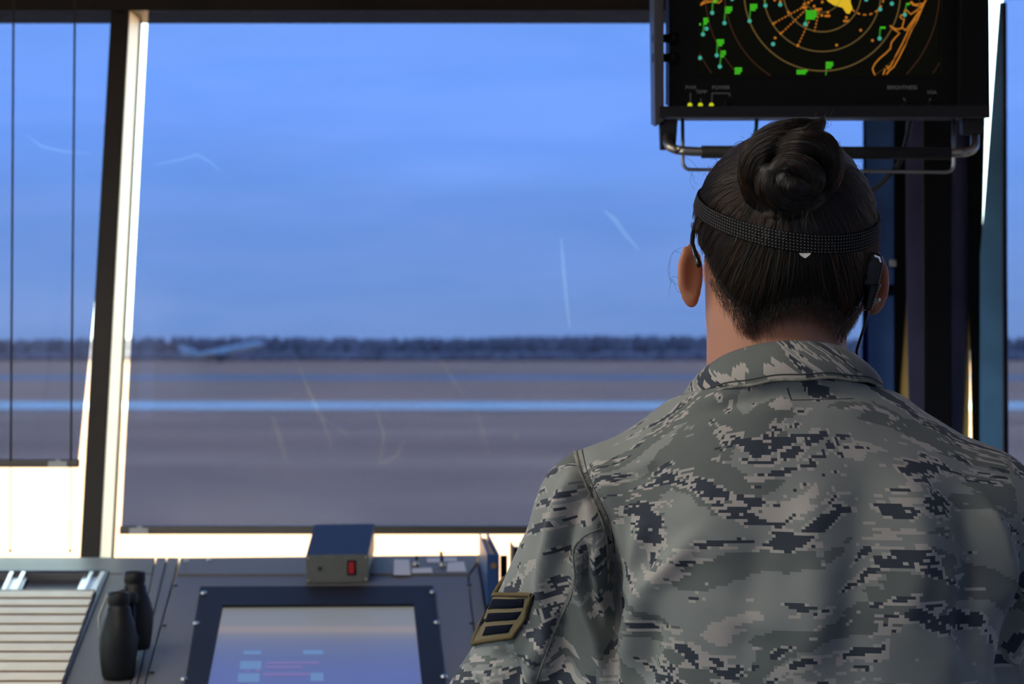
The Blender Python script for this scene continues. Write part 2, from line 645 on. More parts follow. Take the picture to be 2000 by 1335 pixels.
# ------------------------------------------------------------------ outside
GZ = -16.55
def ground_material():
    m = bpy.data.materials.new('dry_grass')
    m.use_nodes = True
    t = m.node_tree
    b = t.nodes['Principled BSDF']
    b.inputs['Roughness'].default_value = 0.95
    b.inputs['Specular IOR Level'].default_value = 0.1
    co = t.nodes.new('ShaderNodeTexCoord')
    m1 = t.nodes.new('ShaderNodeMapping')
    m1.inputs['Scale'].default_value = (0.006, 0.022, 1)
    n1 = t.nodes.new('ShaderNodeTexNoise')
    n1.inputs['Scale'].default_value = 1.0
    n1.inputs['Detail'].default_value = 7
    n1.inputs['Roughness'].default_value = 0.62
    r = t.nodes.new('ShaderNodeValToRGB')
    r.color_ramp.elements[0].position = 0.32
    r.color_ramp.elements[1].position = 0.70
    r.color_ramp.elements[0].color = (0.56, 0.262, 0.145, 1)
    r.color_ramp.elements[1].color = (0.86, 0.425, 0.225, 1)
    e = r.color_ramp.elements.new(0.5)
    e.color = (0.71, 0.335, 0.180, 1)
    t.links.new(co.outputs['Object'], m1.inputs[0])
    t.links.new(m1.outputs[0], n1.inputs['Vector'])
    t.links.new(n1.outputs['Fac'], r.inputs[0])
    t.links.new(r.outputs[0], b.inputs['Base Color'])
    return m

g = MB()
g.add([(-4000, -4000, GZ), (4000, -4000, GZ), (4000, 6000, GZ), (-4000, 6000, GZ)], [(0, 1, 2, 3)])
struct(g.build('ground', ground_material()))
def gy(py):
    return (CZ - GZ) * FP / (py - HY)
M_runway = mat('pale_concrete', (0.98, 0.83, 0.64), 0.8, spec=0.2, var=(0.02, 0.1))
M_taxi = mat('grey_asphalt', (0.40, 0.33, 0.30), 0.95, spec=0.1, var=(0.02, 0.15))
M_snow = mat('pale_sand', (0.62, 0.50, 0.40), 0.9)
def strip(name, y0, y1, m, x0=-1500, x1=1500, z=0.05, sk=0.0):
    q = MB()
    a, b_ = gy(y1), gy(y0)
    q.add([(x0, a, GZ + z), (x1, a + sk, GZ + z), (x1, b_ + sk, GZ + z), (x0, b_, GZ + z),
           (x0, a, GZ - 0.3), (x1, a + sk, GZ - 0.3), (x1, b_ + sk, GZ - 0.3), (x0, b_, GZ - 0.3)],
          [(0, 1, 2, 3), (4, 7, 6, 5), (0, 4, 5, 1), (1, 5, 6, 2), (2, 6, 7, 3), (3, 7, 4, 0)])
    return struct(q.build(name, m))
strip('ground_runway', 783, 798, M_runway, z=0.12, sk=-14)
strip('ground_taxiway', 732, 742, M_taxi, z=0.10)
strip('ground_verge', 699, 703, M_snow, 60, 118, z=0.25)
strip('ground_verge.001', 700, 703.5, M_snow, -170, -95, z=0.25)

# tree line at the far edge of the field
def trees():
    r = random.Random(3)
    q = MB()
    for k in range(3600):
        x = -2200 + 4400 * (k + r.random()) / 3600
        y = 1520 + r.random() * 120
        h = 15.2 + r.random() * 2.6 + 0.8 * math.sin(x * 0.021) + 0.5 * math.sin(x * 0.006 + 1)
        w = 2.6 + r.random() * 1.6
        ring = [(0.35, 0.0), (0.5, h * 0.12), (w * 0.9, h * 0.30), (w, h * 0.55), (w * 0.65, h * 0.82), (0.2, h)]
        n = 5
        ph = r.random() * 6
        vs = [(x + rr * math.cos(ph + 6.283 * i / n) * (0.8 + 0.4 * r.random()), y + rr * math.sin(ph + 6.283 * i / n), GZ + hh) for rr, hh in ring for i in range(n)]
        fs = [(j * n + i, j * n + (i + 1) % n, (j + 1) * n + (i + 1) % n, (j + 1) * n + i) for j in range(len(ring) - 1) for i in range(n)]
        q.add(vs, fs)
    # undergrowth bank that closes the foot of the wood
    for k in range(1000):
        x = -2200 + 4400 * (k + r.random()) / 1000
        q.ball((x, 1508 + r.random() * 14, GZ + 1.5), 4.2 + r.random() * 1.6, 6, 4, (1.3, 1, 0.95 + 0.3 * r.random()))
    me = bpy.data.meshes.new('distant_treeline')
    me.from_pydata(q.v, [], q.f)
    me.materials.append(mat('winter_trees', (0.265, 0.215, 0.215), 0.95, var=(0.05, 0.25)))
    o = bpy.data.objects.new('distant_treeline', me)
    C.objects.link(o)
    o['kind'] = 'stuff'
    o['label'] = 'dark bare winter woods along the far edge of the airfield'
    o['category'] = 'trees'
trees()

# large grey jet lifting its nose off the far runway
def airplane():
    D = 1420.0
    gear = P(432, 709, D)
    root = thing('airplane', 'big grey jet airplane taking off nose-up in front of the woods', 'airplane', (gear.x, D, GZ))
    mg = mat('airplane_grey', (0.50, 0.555, 0.545), 0.4)
    md = mat('airplane_dark_grey', (0.13, 0.14, 0.16), 0.5)
    pit = math.radians(11.5)
    R = Matrix.Rotation(-pit, 3, 'Y')
    piv = Vector((gear.x, D, GZ + 4.6))
    def T(x, y, z):
        return piv + R @ Vector((x, y, z))
    path, rad = [], []
    for u in np.linspace(0, 1, 22):
        x = -24 + 54 * u
        rr = 2.95 * min(1, (u / 0.30) ** 0.6 if u > 0 else 0.06, ((1 - u) / 0.09) ** 0.5 if u < 1 else 0.05)
        rr = max(rr, 0.25)
        path.append(T(x, 0, 2.3 + (2.95 - rr) * (0.75 if u < 0.4 else -0.2)))
        rad.append(rr)
    MB().tube(path, rad, 16).build('fuselage', mg, root, True)
    for s in (-1, 1):
        w = MB()
        w.hull8([T(-6, 2.0 * s, 0.7), T(6, 2.0 * s, 0.8), T(6, 2.0 * s, 1.5), T(-6, 2.0 * s, 1.2)],
                [T(-13, 23 * s, 2.6), T(-9.5, 23 * s, 2.7), T(-9.5, 23 * s, 2.9), T(-13, 23 * s, 2.8)])
        w.build('wing', mg, root)
        w = MB()
        w.hull8([T(-23, 0.6 * s, 3.6), T(-17, 0.6 * s, 3.6), T(-17, 0.6 * s, 4.0), T(-23, 0.6 * s, 4.0)],
                [T(-26, 10 * s, 5.0), T(-23.4, 10 * s, 5.0), T(-23.4, 10 * s, 5.2), T(-26, 10 * s, 5.2)])
        w.build('tailplane', mg, root)
        e = MB()
        e.tube([T(-0.5, 8 * s, -0.7), T(1.0, 8 * s, -0.6), T(4.5, 8 * s, -0.5), T(5.2, 8 * s, -0.5)], [0.8, 1.4, 1.5, 1.35], 12)
        e.build('engine', md, root, True)
        l = MB()
        l.tube([T(-1.2, 4.5 * s, 0.6), Vector((gear.x - 0.4, D + 4.5 * s, GZ + 1.0))], 0.3, 8)
        for dx in (-0.9, 0.9):
            l.lathe([(0.62, -0.4), (0.66, 0), (0.62, 0.4)], (gear.x - 0.4 + dx, D + 4.5 * s, GZ + 0.78), (0, 1, 0), 12)
        l.build('landing_gear', md, root)
    f = MB()
    f.hull8([T(-24, -0.35, 3.4), T(-12, -0.35, 4.4), T(-12, 0.35, 4.4), T(-24, 0.35, 3.4)],
            [T(-27.5, -0.15, 12.4), T(-23.4, -0.15, 12.4), T(-23.4, 0.15, 12.4), T(-27.5, 0.15, 12.4)])
    f.build('tail_fin', mg, root)
    e = MB()
    e.tube([T(-25.5, 0, 6.0), T(-23, 0, 6.1), T(-17, 0, 6.3), T(-15.6, 0, 6.3)], [0.9, 1.4, 1.5, 1.35], 12)
    e.build('tail_engine', mg, root, True)
airplane()

# ------------------------------------------------------------------ cab shell
TT = 0.287            # outward lean of the glass: metres per metre of height
SZ, HZ, CEZ = 1.0, 2.06, 2.36
class Wall:
    def __init__(s, a, b):
        s.o = Vector((a[0], a[1], SZ))
        d = Vector((b[0] - a[0], b[1] - a[1], 0))
        s.len = d.length
        s.a = d.normalized()
        s.n = Vector((-s.a.y, s.a.x, 0))        # outward when the corners run clockwise seen from above
    def p(s, u, d, z):
        return s.o + s.a * u + s.n * (d + TT * (z - SZ)) + Vector((0, 0, z - SZ))
    def prism(s, mb, u0, u1, d0, d1, z0, z1):
        lo = [s.p(u0, d0, z0), s.p(u1, d0, z0), s.p(u1, d1, z0), s.p(u0, d1, z0)]
        hi = [s.p(u0, d0, z1), s.p(u1, d0, z1), s.p(u1, d1, z1), s.p(u0, d1, z1)]
        return mb.hull8(lo, hi)

CORN = [(-2.30, 3.71), (0.86, 3.71), (2.35, 2.85), (3.1, 0.9), (2.6, -1.3), (0.9, -2.4), (-1.6, -2.4), (-3.3, -1.3), (-3.9, 0.9), (-3.45, 2.7)]
SIDES = ['front', 'front_right', 'right', 'back_right', 'rear_right', 'back', 'rear_left', 'back_left', 'left', 'front_left']
fl = MB()
fl.prism([(x * 1.02, y * 1.02, -0.2) for x, y in CORN], (0, 0, 0.2))
struct(fl.build('floor', M_carpet))
ce = MB()
ce.prism([(x * 1.16, y * 1.16, CEZ) for x, y in CORN], (0, 0, 0.25))
struct(ce.build('ceiling', M_ceil))
WL = []
for i, nm in enumerate(SIDES):
    w = Wall(CORN[i], CORN[(i + 1) % len(CORN)])
    w.n = -w.n if w.n.dot(Vector((CORN[i][0] + 0.6, CORN[i][1] - 0.8, 0))) < 0 else w.n
    WL.append(w)
    q = MB()
    a, b_ = w.o, w.o + w.a * w.len
    a2, b2 = a + w.n * 0.14, b_ + w.n * 0.14
    q.hull8([Vector((p.x, p.y, 0)) for p in (a, b_, b2, a2)], [Vector((p.x, p.y, SZ)) for p in (a, b_, b2, a2)])
    ob = struct(q.build('wall_' + nm, M_wall))
    hd = MB()
    w.prism(hd, -0.02, w.len + 0.02, -0.01 if i == 0 else 0, 0.16, HZ, CEZ + 0.02)
    w.prism(hd, -0.14, w.len + 0.14, -0.005, 0.155, HZ + 0.05, CEZ + 0.015)
    struct(hd.build('trim_header_' + nm, M_mull if i < 2 else M_wall))

# rear windows: frame, glass and (outside the frame of the picture) clear panes that let the daylight in
wn = 4
# how far the rear shades are pulled down (height of their lower edge)
OPEN = {'left': 2.06, 'back_left': 1.85}
for i in range(2, len(SIDES)):
    w = WL[i]
    root = bpy.data.objects.new('window_%d' % wn, None)
    C.objects.link(root)
    root.location = w.p(w.len / 2, 0.05, SZ)
    struct(root)
    fr = MB()
    w.prism(fr, 0, 0.06, 0.0, 0.12, SZ, HZ)
    w.prism(fr, w.len - 0.06, w.len, 0.0, 0.12, SZ, HZ)
    w.prism(fr, w.len / 2 - 0.025, w.len / 2 + 0.025, 0.0, 0.12, SZ, HZ)
    fr.build('window_frame', M_mull, root)
    gl = MB()
    w.prism(gl, 0.0, w.len, 0.115, 0.118, SZ, HZ)
    gl.build('glass_pane', M_glass, root)
    zo = OPEN.get(SIDES[i], SZ)
    if zo < HZ:
        fm = MB()
        fm.add([w.p(0.03, 0.06, zo), w.p(w.len - 0.03, 0.06, zo), w.p(w.len - 0.03, 0.06, HZ), w.p(0.03, 0.06, HZ)], [(0, 1, 2, 3)])
        fm.build('shade_film', M_film, root)
    # daylight portal: tells the renderer where the sky enters, gives no light of its own
    L = bpy.data.lights.new('daylight_portal', 'AREA')
    L.shape = 'RECTANGLE'
    L.size = w.len
    L.size_y = (HZ - SZ) * math.hypot(1, TT)
    L.cycles.is_portal = True
    lo = bpy.data.objects.new('daylight_portal', L)
    C.objects.link(lo)
    lo.location = w.p(w.len / 2, 0.13, (SZ + HZ) / 2)
    up = (w.n * TT + Vector((0, 0, 1))).normalized()
    zz = (w.n - Vector((0, 0, TT))).normalized()
    xx = up.cross(zz)
    lo.matrix_world = Matrix(((xx.x, up.x, zz.x, lo.location.x), (xx.y, up.y, zz.y, lo.location.y), (xx.z, up.z, zz.z, lo.location.z), (0, 0, 0, 1)))
    wn += 1

# unseen glowing ceiling panels, added to brighten the jacket and the console
def added_ceiling_light(x, y, strength, label):
    cl = thing('added_ceiling_light', label, 'added light', (x, y, CEZ - 0.012), 'added ceiling panels')
    q = MB()
    q.box((x, y, CEZ - 0.008), (0.58, 0.58, 0.010))
    q.build('diffuser', mat('fill_panel_diffuser_%d' % strength, (0.8, 0.8, 0.8), 0.6, emit=(1.0, 0.95, 0.88), estr=strength), cl)
    for dx, dy, sx, sy in ((-0.305, 0, 0.03, 0.64), (0.305, 0, 0.03, 0.64), (0, -0.305, 0.58, 0.03), (0, 0.305, 0.58, 0.03)):
        q = MB()
        q.box((x + dx, y + dy, CEZ - 0.010), (sx, sy, 0.022))
        q.build('frame_bar', mat('fill_panel_frame', (0.7, 0.7, 0.7), 0.4), cl, bevel=0.002)
added_ceiling_light(-0.75, 1.15, 17, 'brighter added fill panel on the ceiling, farther from the windows, left behind the standing woman')
added_ceiling_light(-1.15, 2.40, 10, 'dimmer added fill panel on the ceiling over the left end of the console')

# ---- front windows
F = WL[0]
FX = lambda x: x - CORN[0][0]
def film_point(px, py, d):
    """point of the front window plane at depth d behind the mullion faces, seen at a pixel"""
    k = (HY - py) / FP
    Y = (CORN[0][1] + d + TT * (CZ - SZ)) / (1 - TT * k)
    return P(px, py, Y)
def win_root(n, x):
    r = bpy.data.objects.new('window_%d' % n, None)
    C.objects.link(r)
    r.location = F.p(FX(x), 0.1, SZ)
    return struct(r)
w1 = win_root(1, 0.0)
w2 = win_root(2, -1.4)
q = MB(); F.prism(q, FX(-0.755), FX(-0.721), 0.0, 0.115, SZ, HZ); q.build('mullion', M_mull, w1, bevel=0.002)
q = MB(); F.prism(q, FX(-0.721), FX(-0.7195), 0.003, 0.118, SZ, HZ); q.build('jamb_lining', M_jamb, w1)
q = MB(); F.prism(q, FX(-0.7195), FX(-0.7165), 0.108, 0.118, SZ, HZ); q.build('glazing_bead', M_mull, w1)
q = MB(); F.prism(q, FX(-0.755), FX(0.70), 0.150, 0.154, SZ, HZ); q.build('glass_pane', M_glass, w1)
q = MB(); F.prism(q, FX(-2.24), FX(-0.755), 0.150, 0.154, SZ, HZ); q.build('glass_pane', M_glass, w2)
q = MB(); F.prism(q, FX(-2.30), FX(-2.24), 0.0, 0.16, SZ, HZ); q.build('mullion', M_mull, w2)
q = MB(); F.prism(q, FX(-2.24), FX(0.70), -0.01, 0.155, SZ - 0.03, SZ); struct(q.build('trim_sill', M_mull))

# ---- right hand corner: frame pieces between the front and the right window
def post(name, rows, d0, th, m, dx=0.0):
    """upright frame piece; rows = (py, left px, right px) from bottom to top, front face d0 behind the mullion plane"""
    q = MB()
    loops = []
    for py, a, b_ in rows:
        A, B = film_point(a, py, d0), film_point(b_, py, d0)
        off = Vector((0.236 * th + dx, th, 0))
        loops.append([A, B, B + off, A + off])
    vs = [p for l in loops for p in l]
    n = len(loops)
    fs = [(0, 3, 2, 1), tuple(4 * (n - 1) + k for k in range(4))]
    for j in range(n - 1):
        fs += [(4 * j + k, 4 * j + (k + 1) % 4, 4 * j + 4 + (k + 1) % 4, 4 * j + 4 + k) for k in range(4)]
    q.add(vs, fs)
    return struct(q.build(name, m, bevel=0.0012))
yb, yt = 1150, 4
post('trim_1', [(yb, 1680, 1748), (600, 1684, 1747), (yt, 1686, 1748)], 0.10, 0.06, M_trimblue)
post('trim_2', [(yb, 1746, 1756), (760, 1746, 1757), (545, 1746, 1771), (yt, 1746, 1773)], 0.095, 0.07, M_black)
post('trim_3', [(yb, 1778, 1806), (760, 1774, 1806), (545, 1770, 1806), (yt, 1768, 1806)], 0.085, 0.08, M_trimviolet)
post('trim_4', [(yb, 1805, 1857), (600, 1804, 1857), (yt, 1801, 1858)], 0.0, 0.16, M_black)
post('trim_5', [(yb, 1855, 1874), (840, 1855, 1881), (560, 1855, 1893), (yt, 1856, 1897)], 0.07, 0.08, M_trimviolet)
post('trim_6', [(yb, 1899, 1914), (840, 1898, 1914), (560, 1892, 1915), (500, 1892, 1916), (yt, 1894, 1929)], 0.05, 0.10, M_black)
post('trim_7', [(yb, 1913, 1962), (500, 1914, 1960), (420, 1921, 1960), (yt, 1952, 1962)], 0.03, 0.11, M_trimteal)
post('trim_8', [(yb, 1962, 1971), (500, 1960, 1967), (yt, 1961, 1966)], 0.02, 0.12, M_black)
M_streak = bpy.data.materials.new('cream_streak_plate')  # added translucent plates that turn the bright slits into soft cream streaks
M_streak.use_nodes = True
t_ = M_streak.node_tree
t_.nodes.clear()
o_ = t_.nodes.new('ShaderNodeOutputMaterial')
l_ = t_.nodes.new('ShaderNodeBsdfTranslucent')
l_.inputs[0].default_value = (0.42, 0.38, 0.24, 1)
t_.links.new(l_.outputs[0], o_.inputs[0])
post('trim_10', [(yb, 1752, 1782), (545, 1752, 1776)], 0.13, 0.003, M_streak)
post('trim_11', [(yb, 1868, 1889), (545, 1868, 1896)], 0.12, 0.003, M_streak)
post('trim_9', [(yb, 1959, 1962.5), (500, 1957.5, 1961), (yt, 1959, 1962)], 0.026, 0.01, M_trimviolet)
lt = thing('window_latch', 'small steel latch on the blue frame beside the right ear', 'latch', film_point(1744, 516, 0.098))
MB().box(film_point(1744, 514, 0.092), (0.012, 0.012, 0.014)).build('plate', M_dsteel, lt, bevel=0.002)
MB().box(film_point(1733, 566, 0.094), (0.022, 0.012, 0.020)).build('catch', M_black, lt, bevel=0.002)

# right window beyond the corner
R2 = WL[1]
w3 = bpy.data.objects.new('window_3', None)
C.objects.link(w3)
w3.location = R2.p(0.6, 0.1, SZ)
struct(w3)
q = MB(); R2.prism(q, -0.18, R2.len, 0.165, 0.169, SZ, HZ + 0.06); q.build('glass_pane', M_glass, w3)
q = MB(); R2.prism(q, R2.len - 0.05, R2.len, 0.0, 0.16, SZ, HZ); q.build('mullion', M_mull, w3)

# ---- tinted roller shades
def shade(name, label, W_, uL0, uL1, uR0, uR1, zbot, d, clip_u=None, worn=()):
    """roller shade; worn = pixel polylines (points, widths) where the coating of the film is scratched thin"""
    from mathutils.geometry import delaunay_2d_cdt
    root = thing(name, label, 'window shade', W_.p((uL0 + uR0) / 2, d, HZ - 0.01), 'tinted roller shades')
    z1 = HZ + 0.06
    v2 = [Vector((uL0, zbot)), Vector((uR0, zbot)), Vector((uR1, z1)), Vector((uL1, z1))]
    faces = [[0, 1, 2, 3]]
    for pts, wd in worn:
        c = [film_point(x, y, d) - W_.o for x, y in pts]
        c = [Vector((p.dot(W_.a), p.z + SZ)) for p in c]
        left, right = [], []
        for i, p in enumerate(c):
            t = (c[min(i + 1, len(c) - 1)] - c[max(i - 1, 0)]).normalized()
            nn = Vector((-t.y, t.x)) * wd[i] * 3.85 / FP / 2
            left.append(p + nn)
            right.append(p - nn)
        k = len(v2)
        v2 += left + right[::-1]
        faces.append(list(range(k, len(v2))))
    V, E, Fc, _, _, of = delaunay_2d_cdt(v2, [], faces, 0, 1e-7)
    def inside(p, poly):
        c = False
        for i in range(len(poly)):
            a, b_ = v2[poly[i]], v2[poly[i - 1]]
            if (a.y > p.y) != (b_.y > p.y) and p.x < (b_.x - a.x) * (p.y - a.y) / (b_.y - a.y) + a.x:
                c = not c
        return c
    own = []
    for f in Fc:
        ctr = sum((V[i] for i in f), Vector((0, 0))) / len(f)
        own.append(next((j for j in range(1, len(faces)) if inside(ctr, faces[j])), 0))
    for j in range(len(faces)):
        fs = [f for f, o in zip(Fc, own) if o == j]
        if not fs:
            continue
        use = sorted({i for f in fs for i in f})
        mp = {i: n for n, i in enumerate(use)}
        q = MB()
        q.add([W_.p(V[i].x, d, V[i].y) for i in use], [tuple(mp[i] for i in f) for f in fs])
        q.build('scratch' if j else 'film', M_scratch if j else M_film, root)
    r = MB()
    W_.prism(r, uL0 - 0.002, uR0 + 0.002, d - 0.006, d + 0.006, zbot - 0.013, zbot + 0.001)
    r.build('bottom_rail', M_rail, root, bevel=0.002)
    t = MB()
    t.tube([W_.p(uL1 - 0.004, d + 0.02, z1 + 0.02), W_.p(uR1 + 0.004, d + 0.02, z1 + 0.02)], 0.018, 14)
    t.build('roller', M_rail, root, True)
    for cu in clip_u or ():
        c = MB()
        W_.prism(c, cu, cu + 0.034, d - 0.010, d + 0.002, zbot - 0.0125, zbot - 0.002)
        W_.prism(c, cu + 0.012, cu + 0.022, d - 0.010, d + 0.002, zbot - 0.003, zbot + 0.001)
        c.build('clip', M_clip, root, bevel=0.0015)
    return root
SCR = [([(1180, 410), (1200, 428), (1222, 458), (1247, 487)], [4, 11, 8, 3]),
       ([(1096, 465), (1101, 530), (1108, 600), (1113, 640)], [4, 8, 7, 3]),
       ([(584, 715), (604, 765), (630, 820), (650, 880)], [4, 7, 7, 3]),
       ([(530, 810), (545, 850), (560, 905)], [3, 9, 3]),
       ([(790, 860), (775, 890), (745, 905)], [3, 8, 4]), ([(735, 800), (750, 850), (742, 910)], [3, 7, 3]),
       ([(300, 322), (350, 312), (385, 302), (410, 315), (430, 335)], [2, 4, 5, 4, 2]),
       ([(1012, 845), (1005, 858)], [5, 8]), ([(860, 700), (880, 735), (905, 770)], [3, 5, 3]),
       ([(930, 800), (945, 850), (955, 890)], [3, 6, 3]), ([(610, 800), (680, 850)], [2, 3])]
sh1 = shade('roller_shade', 'widest tinted film shade, in the middle window behind the desk screen', F,
            FX(-0.6880), FX(-0.6870), FX(0.630), FX(0.668), 1.1142, 0.015, (FX(-0.672),), SCR)
sh2 = shade('roller_shade', 'shorter tinted film shade in the left window, with two cords before it', F,
            FX(-2.2), FX(-2.2), FX(-0.7705), FX(-0.730), 1.2296, 0.015, (FX(-0.822),),
            [([(50, 262), (80, 285), (120, 295), (180, 300)], [2, 5, 5, 2])])
sh3 = shade('roller_shade', 'tinted film shade in the right window beyond the corner posts', R2,
            -0.040, -0.120, R2.len - 0.06, R2.len - 0.06, 1.09, 0.05)

# ---- pull cords hanging plumb in front of the left window
for xa, xb, lab in ((20, 27, 'thin dark pull cord farther left, in front of the left shade'), (137, 147, 'thin dark pull cord nearer the dark mullion, in front of the left shade')):
    bot = P(xa, 1075, 3.69)
    top = P(xb, -75, 3.715)
    root = thing('pull_cord', lab, 'cord', bot, 'pull cords of the left shade')
    mid = bot.lerp(top, 0.152)
    q = MB()
    q.tube([mid, mid.lerp(top, 0.5), top], 0.0019, 6)
    q.build('cord', M_cord, root, True)
    q = MB()
    q.tube([bot, mid], 0.0006, 6)
    q.build('thin_line', M_cord, root, True)
    q = MB()
    q.lathe([(0.0012, 0.003), (0.0022, 0.001), (0.0022, -0.002), (0.001, -0.003)], bot, (0, 0, 1), 10)
    q.build('pull_bead', M_cord, root, True)

# ------------------------------------------------------------------ console
SL = 0.19
def cp(px, py, lift=0.0):
    """point of the sloping console top seen at a pixel; lift = height above it"""
    k = (py - HY) / FP
    Y = (0.428 + SL * 3.41 - lift) / (SL + k)
    return P(px, py, Y)
CN = Vector((0, -SL, 1)).normalized()
con = thing('console', 'blue-grey sloping control console under the windows', 'console', (-0.95, 3.15, 0))
def slab(name, poly, th, m, parent, lift=0.0, bevel=0.0012, up=None):
    q = MB()
    q.prism([cp(x, y, lift) for x, y in poly], (up or CN) * -th)
    return q.build(name, m, parent, bevel=bevel)
slab('rear_panel', [(-420, 1086), (303, 1088), (297, 1119), (-420, 1119)], 0.02, M_console, con)
slab('rear_panel', [(352, 1088.5), (931, 1083), (933, 1096), (916, 1119.5), (345, 1120)], 0.02, M_console, con, 0.003)
slab('divider_strip', [(305.5, 1088), (325, 1088), (266, 1335), (248, 1420), (235, 1420), (256.5, 1335)], 0.02, M_console, con, 0.001)
slab('divider_strip', [(327, 1088), (349.5, 1088), (282, 1335), (262, 1420), (250, 1420), (268, 1335)], 0.02, M_console, con, -0.001)
slab('main_panel', [(343.5, 1122), (913, 1121.5), (924.5, 1220), (937, 1335), (946, 1430), (257, 1430), (284.5, 1335)], 0.02, M_console, con)
slab('end_strip', [(931.5, 1084), (948, 1195), (966, 1335), (976, 1430), (948, 1430), (939, 1335), (926.5, 1220), (915.5, 1120)], 0.02, M_console, con)
slab('side_panel', [(212, 1121), (297, 1121), (254, 1335), (232, 1430), (70, 1430), (117, 1335)], 0.02, M_console, con)
# body of the console
q = MB()
A, B, Cc, D_ = cp(-420, 1090), cp(928, 1090), cp(972, 1425), cp(-420, 1425)
lw = [Vector((p.x, p.y, p.z - 0.045)) for p in (A, B, Cc, D_)]
gd = [Vector((p.x, min(p.y, 3.66) if i < 2 else p.y + 0.12, 0.0)) for i, p in enumerate((A, B, Cc, D_))]
q.hull8(gd, lw)
q.build('cabinet_body', M_console, con)
for x, y in ((342, 1143), (320, 1221), (296, 1313), (917, 1142), (921, 1217), (930, 1310), (770, 1124)):
    q = MB()
    q.lathe([(0.0042, 0.0), (0.0042, 0.0012), (0.0030, 0.0022)], cp(x, y), CN, 12)
    q.build('screw', M_blackscrew, con, True)
for x, y in ((364, 1096), (408, 1094)):
    q = MB()
    q.lathe([(0.004, 0.0), (0.004, 0.002), (0.0022, 0.003)], cp(x, y, 0.003), CN, 12)
    q.build('rear_screw', M_steel, con, True)
M_label = mat('paper_label', (0.74, 0.74, 0.78), 0.7)
for poly in ([(770, 1092), (799, 1092), (802, 1122), (769, 1122)], [(834, 1089), (859, 1089), (859, 1097), (834, 1097)], [(866, 1088), (891, 1088), (893, 1095), (867, 1095)],
             [(874, 1098), (906, 1096), (911, 1115), (873, 1115)], [(805, 1109), (843, 1108), (845, 1117), (805, 1118)]):
    slab('paper_label', poly, 0.0006, M_label, con, 0.0038, bevel=0)
for x, y, tilt in ((812, 1104, 0.1), (864, 1105, -0.12)):
    b0 = cp(x, y, 0.003)
    q = MB()
    q.lathe([(0.006, 0), (0.006, 0.003), (0.004, 0.004), (0.0035, 0.008)], b0, CN, 12)
    sw = q.build('toggle_switch', M_dsteel, con, True)
    q = MB()
    top = b0 + Vector((tilt * 0.02, 0.004, 0.024 if x > 850 else 0.016))
    q.tube([b0 + CN * 0.006, b0.lerp(top, 0.7), top], [0.0018, 0.0022, 0.0030], 8)
    q.build('lever', M_black, sw, True)

# touch screen let into the console
scr = thing('console_screen', 'flat touch screen with black bezel set into the console top', 'screen', cp(620, 1260))
def ring_slab(name, outer, inner, th, m, parent, lift):
    q = MB()
    o_ = [cp(x, y, lift) for x, y in outer]
    i_ = [cp(x, y, lift) for x, y in inner]
    n = 4
    dn = CN * -th
    vs = o_ + i_ + [p + dn for p in o_] + [p + dn for p in i_]
    fs = []
    for k in range(4):
        j = (k + 1) % 4
        fs += [(k, j, 4 + j, 4 + k), (8 + k, 12 + k, 12 + j, 8 + j), (k, 8 + k, 8 + j, j), (4 + k, 4 + j, 12 + j, 12 + k)]
    q.add(vs, fs)
    return q.build(name, m, parent, bevel=0.001)
ring_slab('bezel', [(391, 1144), (846, 1142.5), (882, 1432), (345, 1432)], [(435, 1181), (808, 1179), (833, 1418), (389, 1418)], 0.006, M_bezel, scr, 0.006)
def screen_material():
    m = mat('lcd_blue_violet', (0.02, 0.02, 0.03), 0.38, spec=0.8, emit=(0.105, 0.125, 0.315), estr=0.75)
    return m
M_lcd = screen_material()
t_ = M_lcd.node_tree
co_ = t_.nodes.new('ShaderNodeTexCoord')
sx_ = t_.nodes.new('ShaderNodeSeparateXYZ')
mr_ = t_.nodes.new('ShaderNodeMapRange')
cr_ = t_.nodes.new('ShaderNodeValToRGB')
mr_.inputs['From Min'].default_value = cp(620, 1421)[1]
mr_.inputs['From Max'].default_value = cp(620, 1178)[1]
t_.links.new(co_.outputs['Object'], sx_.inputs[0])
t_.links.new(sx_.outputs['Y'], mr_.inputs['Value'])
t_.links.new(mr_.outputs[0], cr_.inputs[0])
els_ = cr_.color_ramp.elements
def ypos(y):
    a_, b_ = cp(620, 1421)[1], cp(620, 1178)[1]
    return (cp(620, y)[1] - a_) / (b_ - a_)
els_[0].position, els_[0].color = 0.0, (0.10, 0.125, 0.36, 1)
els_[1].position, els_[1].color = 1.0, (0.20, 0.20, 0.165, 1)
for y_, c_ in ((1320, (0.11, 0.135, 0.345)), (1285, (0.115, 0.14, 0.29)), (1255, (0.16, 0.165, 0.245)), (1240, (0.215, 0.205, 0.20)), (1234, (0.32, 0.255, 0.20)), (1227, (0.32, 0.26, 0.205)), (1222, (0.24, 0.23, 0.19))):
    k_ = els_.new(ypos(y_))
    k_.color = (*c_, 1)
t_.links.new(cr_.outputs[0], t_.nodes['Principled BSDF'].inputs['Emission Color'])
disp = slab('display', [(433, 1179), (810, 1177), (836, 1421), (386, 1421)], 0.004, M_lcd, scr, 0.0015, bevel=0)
M_sb = mat('screen_pale_blue', (0, 0, 0), 0.3, emit=(0.115, 0.20, 0.36))
M_sr = mat('screen_rose', (0, 0, 0), 0.3, emit=(0.155, 0.115, 0.27))
